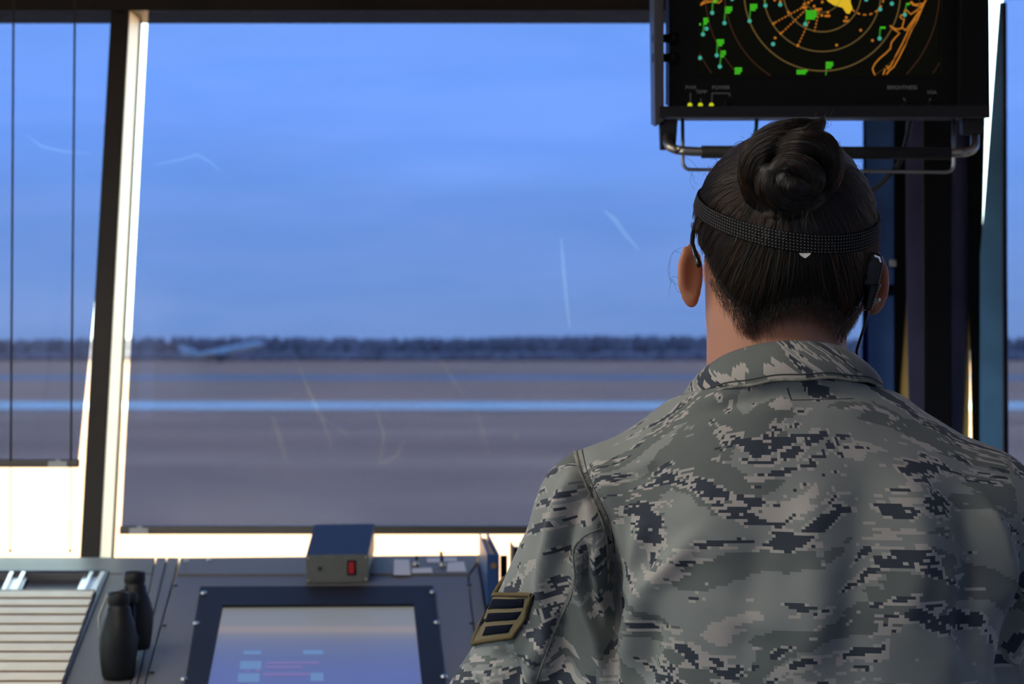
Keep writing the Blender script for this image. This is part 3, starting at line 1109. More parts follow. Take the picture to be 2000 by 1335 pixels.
for poly, m in (([(470, 1290), (511, 1290), (510, 1306), (468, 1306)], M_sb), ([(466, 1314), (508, 1314), (506, 1331), (464, 1331)], M_sb),
                ([(607, 1313), (632, 1313), (632, 1329), (606, 1329)], M_sb), ([(592, 1269), (631, 1269), (631, 1277), (592, 1277)], M_sb), ([(476, 1270), (510, 1270), (509, 1277), (475, 1277)], M_sb),
                ([(520, 1291), (624, 1291), (624, 1296), (519, 1296)], M_sr), ([(518, 1299), (590, 1299), (590, 1304), (517, 1304)], M_sr),
                ([(514, 1313), (606, 1312), (606, 1318), (513, 1319)], M_sr), ([(480, 1308), (488, 1308), (488, 1312), (480, 1312)], M_sr), ([(500, 1307), (507, 1307), (507, 1312), (500, 1312)], M_sr)):
    slab('readout', poly, 0.0003, m, disp, 0.002, bevel=0)
for x, y in ((398, 1159), (383, 1218), (359, 1327), (845, 1157), (853, 1216), (867, 1322)):
    q = MB()
    q.lathe([(0.0052, 0.0), (0.0052, 0.0016), (0.0040, 0.0034), (0.0018, 0.0042)], cp(x, y, 0.006), CN, 14)
    q.build('screw', M_steel, scr, True)

# strip bay with the flight strips
bay = thing('strip_bay', 'open tray with steel rails that holds the cream strips, left on the console', 'tray', cp(60, 1240))
slab('tray_floor', [(-420, 1114), (204, 1114), (98, 1372), (-420, 1372)], 0.006, mat('tray_floor_grey', (0.060, 0.060, 0.068), 0.5), bay, -0.012)
M_traywall = mat('tray_wall_blue', (0.035, 0.042, 0.075), 0.45)
slab('tray_side', [(207, 1112), (213, 1112), (98, 1400), (88, 1400)], 0.020, M_traywall, bay, 0.006)
slab('tray_back', [(-420, 1110), (208, 1110), (207, 1114), (-420, 1114)], 0.020, M_traywall, bay, 0.004)
M_alu = mat('aluminium_rail', (0.74, 0.74, 0.76), 0.35, 0.85)
def railpoly(x, w):
    s = -0.46
    return [(x, 1115), (x + w, 1115), (x + w + s * 255, 1370), (x + s * 255, 1370)]
for x, w in ((19, 8), (42, 8), (176, 7), (197, 8)):
    slab('rail', railpoly(x, w), 0.010, M_alu, bay, 0.004, bevel=0.0008)
for x, w in ((27, 15), (50, 8), (184, 13), (167, 9)):
    slab('rail_web', railpoly(x, w), 0.004, M_alu, bay, -0.004, bevel=0)
M_strip = mat('cream_strip_paper', (0.86, 0.78, 0.60), 0.45, spec=0.4, var=(30, 0.05))
M_holder = mat('brown_strip_holder', (0.26, 0.165, 0.095), 0.5)
ys = [1149.8, 1165.6, 1181.2, 1197.4, 1216, 1234, 1251.6, 1270, 1288.5, 1308.6, 1327.5, 1348]
for i in range(11):
    ya, yb_ = ys[i], ys[i + 1]
    xr = lambda y: 187 - (y - 1150) * 0.355
    lab = ('topmost cream flight strip of the stack, next to the bare rails' if i == 0 else
           'cream flight strip in a brown holder, one of the stack below the topmost one')
    root = thing('flight_strip', lab, 'flight strip', cp(60, (ya + yb_) / 2, 0.004), 'cream flight strips in the tray')
    slab('strip_holder', [(-330, ya), (xr(ya) - 1, ya), (xr(yb_) - 1, yb_ - 0.4), (-330, yb_ - 0.4)], 0.007, M_holder, root, 0.011)
    slab('strip_paper', [(-326, ya + 3.6), (xr(ya) - 3, ya + 3.6), (xr(yb_) - 3, yb_ - 1.6), (-326, yb_ - 1.6)], 0.002, M_strip, root, 0.0135, bevel=0.0006)

# binoculars standing on the panel
M_bino = mat('binocular_rubber', (0.008, 0.0075, 0.0075), 0.5, spec=0.35, bump=(220, 0.2))
M_bino2 = mat('binocular_lens', (0.004, 0.004, 0.008), 0.08)
b0 = cp(231, 1322)
bino = thing('binoculars', 'black binoculars standing upright on the console beside the strip tray', 'binoculars', b0)
ax = Vector((0.00, 0.02, 1)).normalized()
def barrel(base, s=1.0):
    prof = [(0.0215, 0.0), (0.0235, 0.004), (0.0255, 0.020), (0.0275, 0.040), (0.0272, 0.058), (0.0245, 0.074), (0.0205, 0.086), (0.0180, 0.092), (0.0172, 0.100), (0.0150, 0.102), (0.0150, 0.105), (0.0158, 0.107), (0.0160, 0.121), (0.0145, 0.1225), (0.0105, 0.1215), (0.0095, 0.113)]
    q = MB()
    q.lathe([(r, h * s) for r, h in prof], base, ax, 28)
    br = q.build('barrel', M_bino, bino, True)
    q = MB()
    q.lathe([(0.0098, 0.1135 * s), (0.0098, 0.1145 * s)], base, ax, 20)
    q.build('eye_lens', M_bino2, br)
barrel(b0)
b1 = b0 + Vector((0.010, 0.074, 0.030))
barrel(b1, 0.93)
q = MB()
q.tube([b0 + Vector((0.006, 0.02, 0.035)), b0 + Vector((0.010, 0.054, 0.052))], 0.013, 12)
q.tube([b0 + Vector((0.006, 0.02, 0.075)), b0 + Vector((0.010, 0.054, 0.090))], 0.009, 12)
q.tube([b0 + Vector((0.011, 0.035, 0.028)), b0 + Vector((0.011, 0.036, 0.105))], 0.0075, 14)
q.build('hinge_bridge', M_bino, bino, True)
q = MB()
q.lathe([(0.010, 0.0), (0.0105, 0.002), (0.0105, 0.012), (0.009, 0.014)], b0 + Vector((0.011, 0.036, 0.102)), ax, 20)
q.build('focus_wheel', M_bino, bino, True)
q = MB()
q.tube([b0 + Vector((-0.026, 0.0, 0.060)), b0 + Vector((-0.030, 0.01, 0.085)), b0 + Vector((-0.022, 0.035, 0.115)), b0 + Vector((0.0, 0.06, 0.12))], 0.0022, 8)
q.build('strap', mat('grey_strap', (0.3, 0.3, 0.28), 0.6), bino, True)

# power box with the red rocker switch
pb = thing('switch_box', 'small grey metal box with red rocker switch on the console rear', 'box', cp(659, 1137))
f0, f1 = cp(598, 1138, 0.001), cp(720, 1136, 0.001)
xd = (f1 - f0)
bk = Vector((0, 0.150, 0.150 * 0.25))
upv = Vector((0, -0.006, 0.0465))
M_boxtop = mat('box_dark_blue_paint', (0.022, 0.026, 0.062), 0.5, spec=0.3)
M_boxface = mat('box_olive_grey_face', (0.150, 0.150, 0.130), 0.5, var=(60, 0.1))
q = MB()
q.hull8([f0 + xd * 0.0, f0 + xd, f0 + xd + bk, f0 + bk], [f0 + upv, f0 + xd + upv, f0 + xd + bk + upv, f0 + bk + upv])
q.build('case', M_boxtop, pb, bevel=0.0015)
fo = Vector((0, -0.0022, 0))
q = MB()
q.prism([f0 + fo, f0 + xd + fo, f0 + xd + upv + fo, f0 + upv + fo], (0, 0.003, 0))
face = q.build('face_plate', M_boxface, pb, bevel=0.001)
def on_face(u, v, o=-0.004):
    return f0 + xd * u + upv * v + Vector((0, o, 0))
q = MB()
q.prism([on_face(0.66, 0.26), on_face(0.80, 0.26), on_face(0.80, 0.80), on_face(0.66, 0.80)], (0, 0.004, 0))
hs = q.build('switch_housing', M_black, pb, bevel=0.0006)
q = MB()
q.prism([on_face(0.685, 0.32, -0.0052), on_face(0.775, 0.32, -0.0075), on_face(0.775, 0.74, -0.005), on_face(0.685, 0.74, -0.0048)], (0, 0.003, 0))
q.build('rocker', mat('red_rocker', (0.30, 0.012, 0.012), 0.35, emit=(0.5, 0.01, 0.01), estr=0.08), hs, bevel=0.0006)
q = MB()
q.lathe([(0.003, 0), (0.003, 0.002), (0.0018, 0.003)], on_face(0.22, 0.52, -0.002), (0, -1, 0), 10)
q.build('indicator', M_blackscrew, pb, True)
for u, v in ((0.04, 0.9), (0.96, 0.9), (0.04, 0.1), (0.96, 0.1)):
    q = MB()
    q.lathe([(0.0020, 0), (0.0020, 0.001)], on_face(u, v, -0.002), (0, -1, 0), 8)
    q.build('screw', M_dsteel, pb, True)
for u in (0.08, 0.92):
    q = MB()
    q.box(f0 + xd * u + bk * 0.93 + Vector((0, 0, -0.006)), (0.012, 0.012, 0.012))
    q.build('rubber_foot', M_black, pb)

# counter in front of the standing person and the folders on it
ctr = thing('counter', 'low blue-grey counter to the right of the console, behind the standing person', 'counter', (0.55, 3.1, 0))
q = MB()
q.prism([(0.045, 2.47, 0.855), (1.10, 2.47, 0.855), (0.98, 3.30, 0.855), (0.80, 3.69, 0.855), (-0.035, 3.69, 0.855), (-0.03, 3.20, 0.855)], (0, 0, 0.025))
q.build('worktop', M_console, ctr, bevel=0.003)
q = MB()
q.prism([(0.08, 2.60, 0.0), (1.02, 2.60, 0.0), (0.90, 3.28, 0.0), (0.76, 3.66, 0.0), (0.0, 3.66, 0.0), (0.02, 3.20, 0.0)], (0, 0, 0.855))
q.build('cabinet', M_console, ctr)
for x in (0.33, 0.66):
    q = MB()
    q.box((x + 0.0, 2.596, 0.45), (0.30, 0.012, 0.72))
    dr = q.build('door', M_console, ctr, bevel=0.003)
    q = MB()
    q.box((x + 0.12, 2.585, 0.62), (0.012, 0.014, 0.10))
    q.build('handle', M_dsteel, dr, bevel=0.003)

M_binder = mat('navy_binder_cover', (0.018, 0.055, 0.175), 0.4)
M_pages = mat('page_edges', (0.60, 0.47, 0.33), 0.8)
M_white = mat('white_card', (0.78, 0.78, 0.72), 0.7)
def vbox(name, pxs, Y0, Y1, ztop_near, ztop_far, zb, m, parent, bev=0.001):
    """upright folder: near edge columns pxs at Y0, running back to Y1"""
    q = MB()
    xa, xb = [(p - CX) / FP * Y0 for p in pxs[:2]]
    xc, xd_ = [(p - CX) / FP * Y1 for p in pxs[2:]]
    q.hull8([Vector((xa, Y0, zb)), Vector((xb, Y0, zb)), Vector((xd_, Y1, zb)), Vector((xc, Y1, zb))],
            [Vector((xa, Y0, ztop_near)), Vector((xb, Y0, ztop_near)), Vector((xd_, Y1, ztop_far)), Vector((xc, Y1, ztop_far))])
    return q.build(name, m, parent, bevel=bev)
zt = lambda py, Y: CZ - (py - HY) / FP * Y
bd = thing('ring_binder', 'tall navy ring binder standing upright at the right end of the console', 'binder', (-0.03, 3.5, 0.881))
vbox('spine', (951, 975, 951, 975), 3.38, 3.384, zt(1082, 3.38), zt(1082, 3.38), 0.881, M_binder, bd)
vbox('cover', (972, 975.5, 950, 954), 3.384, 3.62, zt(1082, 3.38), zt(1040, 3.62), 0.881, M_binder, bd)
vbox('cover', (951, 954, 936, 938.5), 3.384, 3.62, zt(1082, 3.38), zt(1040, 3.62), 0.881, M_binder, bd)
vbox('pages', (955.5, 971, 939.5, 949), 3.40, 3.60, zt(1090, 3.40), zt(1050, 3.60), 0.884, M_pages, bd)
q = MB(); q.lathe([(0.005, 0), (0.005, 0.001)], P(964, 1104, 3.379), (0, -1, 0), 14); q.build('finger_ring', mat('brass_ring', (0.4, 0.25, 0.12), 0.4, 0.8), bd)
bd2 = thing('ring_binder', 'smaller black-topped binder half hidden by the left sleeve', 'binder', (0.02, 3.5, 0.881))
vbox('spine', (1003, 1030, 1003, 1030), 3.44, 3.444, zt(1070, 3.44), zt(1070, 3.44), 0.881, M_bezel, bd2)
vbox('cover', (1003, 1006, 996, 999), 3.444, 3.62, zt(1070, 3.44), zt(1057, 3.62), 0.881, M_bezel, bd2)
vbox('cover', (1027, 1030, 1014, 1017), 3.444, 3.62, zt(1070, 3.44), zt(1057, 3.62), 0.881, M_bezel, bd2)
vbox('pages', (1007, 1026, 1001, 1012), 3.45, 3.60, zt(1076, 3.45), zt(1066, 3.60), 0.884, M_pages, bd2)
fd = thing('folder', 'tan card folder edge standing just left of the navy binder', 'folder', (-0.06, 3.63, 0.881))
vbox('cover', (931, 951, 931, 951), 3.625, 3.63, zt(1083, 3.63), zt(1083, 3.63), zt(1131, 3.63), M_pages, fd)
vbox('sheet', (931, 952, 931, 952), 3.618, 3.622, zt(1131, 3.62), zt(1131, 3.62), 0.881, M_white, fd)
fd2 = thing('folder', 'white card folder standing between the two dark binders', 'folder', (0.0, 3.63, 0.881))
vbox('cover', (977, 1003, 977, 1003), 3.635, 3.64, zt(1128, 3.63), zt(1128, 3.63), 0.881, M_white, fd2)
vbox('divider_card', (977, 991, 977, 991), 3.645, 3.65, zt(1086, 3.63), zt(1086, 3.63), 0.881, M_bezel, fd2)

# ------------------------------------------------------------------ hanging radar display
RT = math.radians(8)
RB = P(1605, 214, 3.0)                      # a point of the tilted screen plane (its lower edge)
RN = Vector((0, -math.cos(RT), -math.sin(RT)))
RU = Vector((0, -math.sin(RT), math.cos(RT)))   # up along the screen
def rpt(px, py, lift=0.0):
    d = P(px, py, 1.0) - Vector((0, 0, CZ))
    o = Vector((0, 0, CZ))
    t = (RB + RN * lift - o).dot(RN) / d.dot(RN)
    return o + d * t
rd = thing('radar_display', 'black radar monitor hanging in a cradle above the bun of dark hair', 'monitor', rpt(1600, 214))
M_case = mat('monitor_black_case', (0.0060, 0.0060, 0.0072), 0.55, spec=0.15, bump=(300, 0.1))
M_cradle = mat('cradle_dark_grey', (0.016, 0.016, 0.020), 0.45, spec=0.25)
M_cradle_side = mat('cradle_side_grey', (0.060, 0.062, 0.078), 0.4)
def rprism(name, poly, lift, th, m, parent=rd, bevel=0.0015):
    q = MB()
    q.prism([rpt(x, y, lift) for x, y in poly], RN * -th)
    return q.build(name, m, parent, bevel=bevel)
TOPY = -245
# housing and bezel
rprism('housing', [(1312, TOPY), (1871, TOPY), (1866, 210), (1310, 210)], -0.018, 0.11, M_case)
def rring(name, outer, inner, lift, th, m):
    q = MB()
    o_ = [rpt(x, y, lift) for x, y in outer]
    i_ = [rpt(x, y, lift) for x, y in inner]
    dn = RN * -th
    vs = o_ + i_ + [p + dn for p in o_] + [p + dn for p in i_]
    fs = []
    for k in range(4):
        j = (k + 1) % 4
        fs += [(k, j, 4 + j, 4 + k), (8 + k, 12 + k, 12 + j, 8 + j), (k, 8 + k, 8 + j, j), (4 + k, 4 + j, 12 + j, 12 + k)]
    q.add(vs, fs)
    return q.build(name, m, rd, bevel=0.0015)
rring('bezel', [(1309, TOPY), (1873, TOPY), (1868, 220), (1308, 220)], [(1367, TOPY + 50), (1842, TOPY + 50), (1838, 150), (1364, 150)], 0.0, 0.018, M_case)
M_screen = mat('radar_black_screen', (0.002, 0.002, 0.002), 0.25, spec=0.08, emit=(0.0018, 0.0020, 0.0010))
rs = rprism('screen', [(1362, TOPY + 45), (1844, TOPY + 45), (1841, 154), (1361, 154)], -0.012, 0.004, M_screen, bevel=0)
M_or = mat('radar_orange', (0, 0, 0), 0.4, emit=(0.46, 0.15, 0.010))
M_ord = mat('radar_dim_orange', (0, 0, 0), 0.4, emit=(0.040, 0.015, 0.004))
M_tanr = mat('radar_tan', (0, 0, 0), 0.4, emit=(0.13, 0.080, 0.020))
M_ye = mat('radar_yellow', (0, 0, 0), 0.4, emit=(0.68, 0.43, 0.015))
M_gn = mat('radar_green', (0, 0, 0), 0.4, emit=(0.045, 0.50, 0.010))
M_gnd = mat('radar_leader_green', (0, 0, 0), 0.4, emit=(0.02, 0.20, 0.014))
M_tl = mat('radar_teal', (0, 0, 0), 0.4, emit=(0.05, 0.37, 0.28))
SLIFT = -0.0112
def rline(mb, pts, w, closed=False):
    P3 = [rpt(x, y, SLIFT) for x, y in pts]
    vs, fs = [], []
    n = len(P3)
    for i, p in enumerate(P3):
        a = P3[(i - 1) % n] if closed else P3[max(i - 1, 0)]
        b_ = P3[(i + 1) % n] if closed else P3[min(i + 1, n - 1)]
        s = (b_ - a).normalized().cross(RN) * (w * 3.0 / FP / 2)
        vs += [p + s, p - s]
    for i in range(n - (0 if closed else 1)):
        j = (i + 1) % n
        fs.append((2 * i, 2 * i + 1, 2 * j + 1, 2 * j))
    mb.add(vs, fs)
RCX, RCY = 1606, -14
def inside(x, y):
    return 1366 < x < 1838 and TOPY + 52 < y < 148
for k, (r, m, w) in enumerate(((38, M_tanr, 1.3), (76, M_tanr, 2.2), (114.5, M_tanr, 2.0), (152.5, M_tanr, 2.2), (190.5, M_ord, 1.8), (228.5, M_ord, 1.8), (267, M_ord, 1.6))):
    runs, run = [], []
    for a in np.linspace(-math.pi / 2, 1.5 * math.pi, 181):
        x, y = RCX + r * math.cos(a), RCY + r * math.sin(a)
        if inside(x, y):
            run.append((x, y))
        else:
            runs.append(run)
            run = []
    for run in runs + [run]:
        if len(run) > 2:
            q = MB()
            rline(q, run, w)
            q.build('range_ring', m if k < 4 else M_ord, rs)
coast = [[(1808, 0), (1800, 18), (1792, 38), (1780, 60), (1768, 88), (1756, 112), (1746, 130), (1737, 138), (1731, 145)],
         [(1795, 22), (1783, 40), (1770, 58)], [(1797, 20), (1785, 42), (1774, 60), (1762, 86), (1757, 95), (1748, 112), (1740, 128), (1733, 136)],
         [(1809, 0), (1798, 14), (1788, 22), (1779, 28), (1773, 22), (1768, 18), (1766, 24), (1770, 28), (1766, 31), (1760, 29), (1758, 33), (1762, 37), (1766, 36), (1764, 46), (1762, 54), (1770, 60)],
         [(1778, 4), (1784, 10), (1797, 12), (1800, 16)], [(1777, 6), (1780, 3), (1786, 9), (1802, 7)],
         [(1762, 54), (1756, 57), (1748, 56), (1738, 50), (1742, 54), (1750, 60), (1757, 65), (1748, 74), (1741, 83), (1739, 95), (1730, 104), (1718, 114), (1709, 124), (1704, 134), (1707, 143), (1710, 147)],
         [(1735, 136), (1731, 128), (1738, 131)], [(1729, 134), (1725, 146)],
         [(1368, 10), (1378, 5), (1396, 2), (1404, 6), (1410, 0)], [(1369, 8), (1376, 2), (1390, -3)]]
for c in coast:
    q = MB()
    rline(q, c, 2.6)
    q.build('coastline', M_or, rs)
q = MB()
q.prism([rpt(x, y, SLIFT) for x, y in ((1614, -6), (1616, 2), (1628, 10), (1646, 15), (1653, 26), (1659, 27), (1665, 16), (1661, 4), (1662, -8), (1640, -14))], RN * -0.0003)
q.build('map_area', M_ye, rs)
def dash(mb, a, b_, step, w):
    a, b_ = Vector(a), Vector(b_)
    L = (b_ - a).length
    t = 0
    while t < L:
        p, r_ = a.lerp(b_, t / L), a.lerp(b_, min(1, (t + step * 0.55) / L))
        rline(mb, [(p.x, p.y), (r_.x, r_.y)], w)
        t += step
for a, b_ in (((1565, 16), (1510, 46)), ((1575, 18), (1525, 66)), ((1580, 42), (1558, 90)), ((1599, 25), (1590, 64))):
    q = MB()
    dash(q, a, b_, 6.8, 2.6)
    q.build('approach_line', M_or, rs)
q = MB()
arc = [(1690 + 36 * math.cos(t), -6 + 35 * math.sin(t)) for t in np.linspace(0.15, 2.55, 15)]
for i in range(0, 14, 2):
    rline(q, [arc[i], arc[i + 1]], 2.8)
q.build('boundary_arc', M_or, rs)
def dot(name, x, y, r, m):
    q = MB()
    c = rpt(x, y, SLIFT + 0.0001)
    rr = r * 3.0 / FP
    q.prism([c + Vector((1, 0, 0)) * rr * math.cos(a) + RU * rr * math.sin(a) for a in np.linspace(0, 2 * math.pi, 13)[:-1]], RN * -0.0002)
    q.build(name, m, rs)
for x, y in ((1391, 25), (1415, 45), (1464, 41), (1380, 56), (1373, 67), (1400, 108), (1406, 130), (1367, 113), (1495, 11), (1524, 9), (1510, 86), (1573, 47), (1719, 18), (1742, 7), (1767, 29), (1718, 75), (1430, -2), (1692, -1)):
    dot('target_dot', x, y, 4.0, M_tl)
for x, y in ((1514, 74), (1681, 59), (1704, 79), (1634, 88), (1511, 46), (1525, 65), (1558, 89), (1540, 24), (1571, 8), (1571, 15), (1606, 4), (1579, 5), (1590, 12), (1605, 30), (1653, 34), (1617, 24), (1598, 20), (1612, -4), (1585, 0), (1524, 3), (1513, 0)):
    dot('map_dot', x, y, 2.6, M_or)
q = MB()
for x, y, w in ((1653, 41, 12), (1616, 31, 11), (1571, 14, 11), (1598, 18, 14)):
    rline(q, [(x - w / 2, y), (x + w / 2, y)], 4)
q.build('map_caption', M_or, rs)
def block(x, y, rows=2, w=14):
    q = MB()
    for k in range(rows):
        ww = w - (4 if k == rows - 1 and rows > 1 else 0)
        for j in range(int(ww / 3.6)):
            rline(q, [(x + j * 3.6, y - 4.6 * (rows - 1 - k)), (x + j * 3.6 + 3.1, y - 4.6 * (rows - 1 - k))], 4.0)
    q.build('data_block', M_gn, rs)
for x, y, rows, w in ((1393, 4, 2, 14), (1416, 24, 3, 15), (1465, 19, 3, 15), (1374, 46, 3, 14), (1366, 52, 2, 7), (1400, 88, 3, 15), (1407, 110, 3, 14), (1435, 143, 3, 15), (1574, 36, 4, 24), (1556, 143, 2, 24), (1719, 54, 1, 11), (1613, 132, 3, 16), (1770, 8, 1, 9)):
    block(x, y, rows, w)
for a, b_ in (((1391, 22), (1392, 6)), ((1415, 42), (1416, 26)), ((1464, 38), (1465, 22)), ((1373, 64), (1375, 48)), ((1400, 105), (1401, 90)), ((1406, 127), (1408, 112)), ((1573, 44), (1575, 38)), ((1718, 72), (1719, 56)), ((1613, 147), (1614, 134)), ((1768, 26), (1770, 10)), ((1494, 8), (1495, -6))):
    q = MB()
    rline(q, [a, b_], 2.6)
    q.build('leader_line', M_gnd, rs)
# lettering and lamps on the bezel
M_txt = mat('bezel_lettering', (0.30, 0.30, 0.30), 0.6)
M_txtd = mat('bezel_faint_lettering', (0.16, 0.16, 0.165), 0.6)
for s, x, y, h in (('PWR', 1349.5, 171, 0.0072), ('TEMP', 1370, 179.5, 0.0066), ('POWER', 1408, 171, 0.0072), ('BRIGHTNESS', 1762, 171, 0.0074), ('VGA', 1820, 180.5, 0.0068)):
    text_part('lettering', s, h, M_txt, rd, rpt(x, y, 0.0004), (1, 0, 0), RU)
def bline(pts, w, m):
    q = MB()
    P3 = [rpt(x, y, 0.0004) for x, y in pts]
    for a, b_ in zip(P3[:-1], P3[1:]):
        s = (b_ - a).normalized().cross(RN) * (w * 3.0 / FP / 2)
        q.prism([a + s, b_ + s, b_ - s, a - s], RN * -0.0004)
    q.build('marking', m, rd)
bline([(1348.5, 181), (1348.5, 199)], 2.2, M_txtd)
bline([(1369, 192), (1369, 199)], 2.0, M_txtd)
bline([(1390, 199), (1391, 182), (1425, 182), (1425.5, 188)], 2.0, M_txtd)
bline([(1764, 191), (1770, 199)], 2.2, M_txtd)
bline([(1817, 192), (1816, 201)], 2.0, M_txtd)
M_led = mat('yellow_green_lamp', (0, 0, 0), 0.3, emit=(0.55, 0.60, 0.01))
for x in (1347.5, 1368, 1389.5):
    q = MB()
    q.ball(rpt(x, 205, 0.0005), 0.0033, 12, 8)
    q.build('indicator_lamp', M_led, rd, True)
for x in (1419, 1768, 1817):
    q = MB()
    q.lathe([(0.0045, 0), (0.0045, 0.004), (0.0035, 0.005)], rpt(x, 203, 0.0), RN, 14)
    q.build('knob', M_case, rd, True)
# cradle: side plates, bottom tray, handles
rprism('side_plate', [(1273, TOPY), (1296, TOPY), (1297, 236), (1279, 248)], 0.020, 0.085, M_cradle_side)
rprism('side_plate', [(1880, TOPY), (1930, TOPY), (1934, 228), (1872, 214)], 0.020, 0.085, M_case)
q = MB()
a_, b_, c_, d_ = rpt(1288, 213, 0.024), rpt(1934, 211, 0.024), rpt(1934, 230, 0.024), rpt(1288, 229, 0.024)
q.prism([rpt(1288, 207, 0.024), rpt(1934, 205, 0.024), c_, d_], (0, 0.006, 0))
q.build('tray_lip', M_cradle, rd, bevel=0.001)
q = MB()
z0 = c_.z
q.prism([(d_.x + 0.01, d_.y, z0), (c_.x - 0.004, d_.y, z0), (c_.x - 0.004, d_.y + 0.17, z0 + 0.013), (d_.x + 0.01, d_.y + 0.17, z0 + 0.013)], (0, 0, 0.003))
q.build('tray_floor', M_cradle_side, rd)
for x, y in ((1302, 75), (1302, 113)):
    q = MB()
    q.lathe([(0.006, -0.02), (0.006, 0.006), (0.009, 0.007), (0.009, 0.014)], rpt(x, y, 0.0), (1, 0, 0), 14)
    q.build('pivot_knob', M_case, rd, True)
YB = d_.y
for (x0, x1, y0, y1) in ((1288, 1324, 232, 291), (1878, 1922, 226, 262)):
    q = MB()
    q.prism([P(x0, y0, YB + 0.012), P(x1, y0, YB + 0.012), P(x1 - 4, y1, YB + 0.012), P(x0 + 2, y1, YB + 0.012)], (0, 0.02, 0))
    q.build('handle_bracket', M_cradle, rd, bevel=0.0015)
def arcpath(pts, r, n=6):
    pts = [Vector(p) for p in pts]
    out = [pts[0]]
    for i in range(1, len(pts) - 1):
        a, b_, c = pts[i - 1], pts[i], pts[i + 1]
        u, v = (a - b_).normalized(), (c - b_).normalized()
        s, e_ = b_ + u * r, b_ + v * r
        for k in range(n + 1):
            t = k / n
            out.append(s * (1 - t) ** 2 + b_ * 2 * t * (1 - t) + e_ * t * t)
    out.append(pts[-1])
    return out
YH = YB - 0.015
pts = arcpath([P(1304, 262, YB + 0.02), P(1304, 290, YH), P(1345, 296, YH), P(1860, 299, YH), P(1904, 296, YH), P(1904, 262, YB + 0.02)], 0.018)
q = MB(); q.tube(pts, 0.0064, 14); q.build('handle_tube', M_dsteel, rd, True)
q = MB(); q.tube([P(1370, 296.5, YH), P(1614, 298, YH), P(1857, 299.5, YH)], 0.0088, 16); q.build('handle_grip', mat('foam_grip', (0.010, 0.010, 0.011), 0.7), rd, True)
pts = arcpath([P(1333, 222, YB + 0.05), P(1334, 331, YB + 0.05), P(1862, 336, YB + 0.05), P(1863, 222, YB + 0.05)], 0.012)
q = MB(); q.tube(pts, 0.0026, 10); q.build('guard_rod', M_dsteel, rd, True)
# arm that hangs the cradle from the ceiling
top = rpt(1600, TOPY, 0)
q = MB()
q.box((top.x, top.y + 0.06, (top.z + CEZ) / 2 - 0.02), (0.07, 0.07, CEZ - top.z + 0.04))
q.build('ceiling_mount', M_cradle, rd, bevel=0.004)
q = MB()
q.prism([rpt(1273, TOPY, 0.02), rpt(1930, TOPY, 0.02), rpt(1930, TOPY - 14, 0.02), rpt(1273, TOPY - 14, 0.02)], RN * -0.11)
q.build('top_plate', M_cradle, rd, bevel=0.002)

cb = thing('display_cable', 'black cable looping down behind the radar monitor handle', 'cable', P(1745, 335, 3.2))
q = MB()
ppts = [P(1786, 150, 3.10), P(1778, 240, 3.14), P(1770, 275, 3.16), P(1758, 318, 3.18), P(1738, 342, 3.19), P(1715, 364, 3.2), P(1680, 392, 3.2), P(1630, 430, 3.2), P(1580, 500, 3.2), P(1570, 700, 3.2), P(1570, 1120, 3.3)]
q.tube(arcpath(ppts, 0.012, 3), 0.0038, 10)
q.build('cable', mat('cable_rubber', (0.012, 0.012, 0.012), 0.4), cb, True)
gw = thing('green_wire', 'short green wire end poking below the monitor tray left of the bun', 'wire', P(1476, 262, 3.05))
q = MB()
q.tube([P(1478, 232, 3.05), P(1477, 252, 3.05), P(1474, 262, 3.05)], 0.0028, 8)
q.build('wire', mat('green_insulation', (0.02, 0.14, 0.05), 0.5), gw, True)

# ------------------------------------------------------------------ the person
person = thing('person', 'woman seen from behind in digital camouflage uniform, dark hair in a bun', 'person', (0.27, 2.10, 0.0))
M_skin = mat('skin', (0.43, 0.200, 0.120), 0.5, bump=(160, 0.08))
_b = M_skin.node_tree.nodes['Principled BSDF']
_b.inputs['Subsurface Weight'].default_value = 0.45
_b.inputs['Subsurface Radius'].default_value = (1.0, 0.3, 0.15)
_b.inputs['Subsurface Scale'].default_value = 0.018
HC = np.array([0.2695, 2.125, 1.553])           # centre of the skull
YAW = math.radians(9)                            # face turned a little to the left
FW = np.array([-math.sin(YAW), math.cos(YAW), 0])
RT_ = np.array([math.cos(YAW), math.sin(YAW), 0])
def hp(r, f, u):
    """point from the skull centre: right, forward, up"""
    return tuple(HC + RT_ * r + FW * f + np.array([0, 0, u]))
SH_L, EL_L, WR_L = (0.086, 2.10, 1.277), (0.000, 2.19, 1.055), (0.105, 2.41, 0.945)
SH_R, EL_R, WR_R = (0.458, 2.10, 1.278), (0.555, 2.19, 1.060), (0.430, 2.42, 0.945)

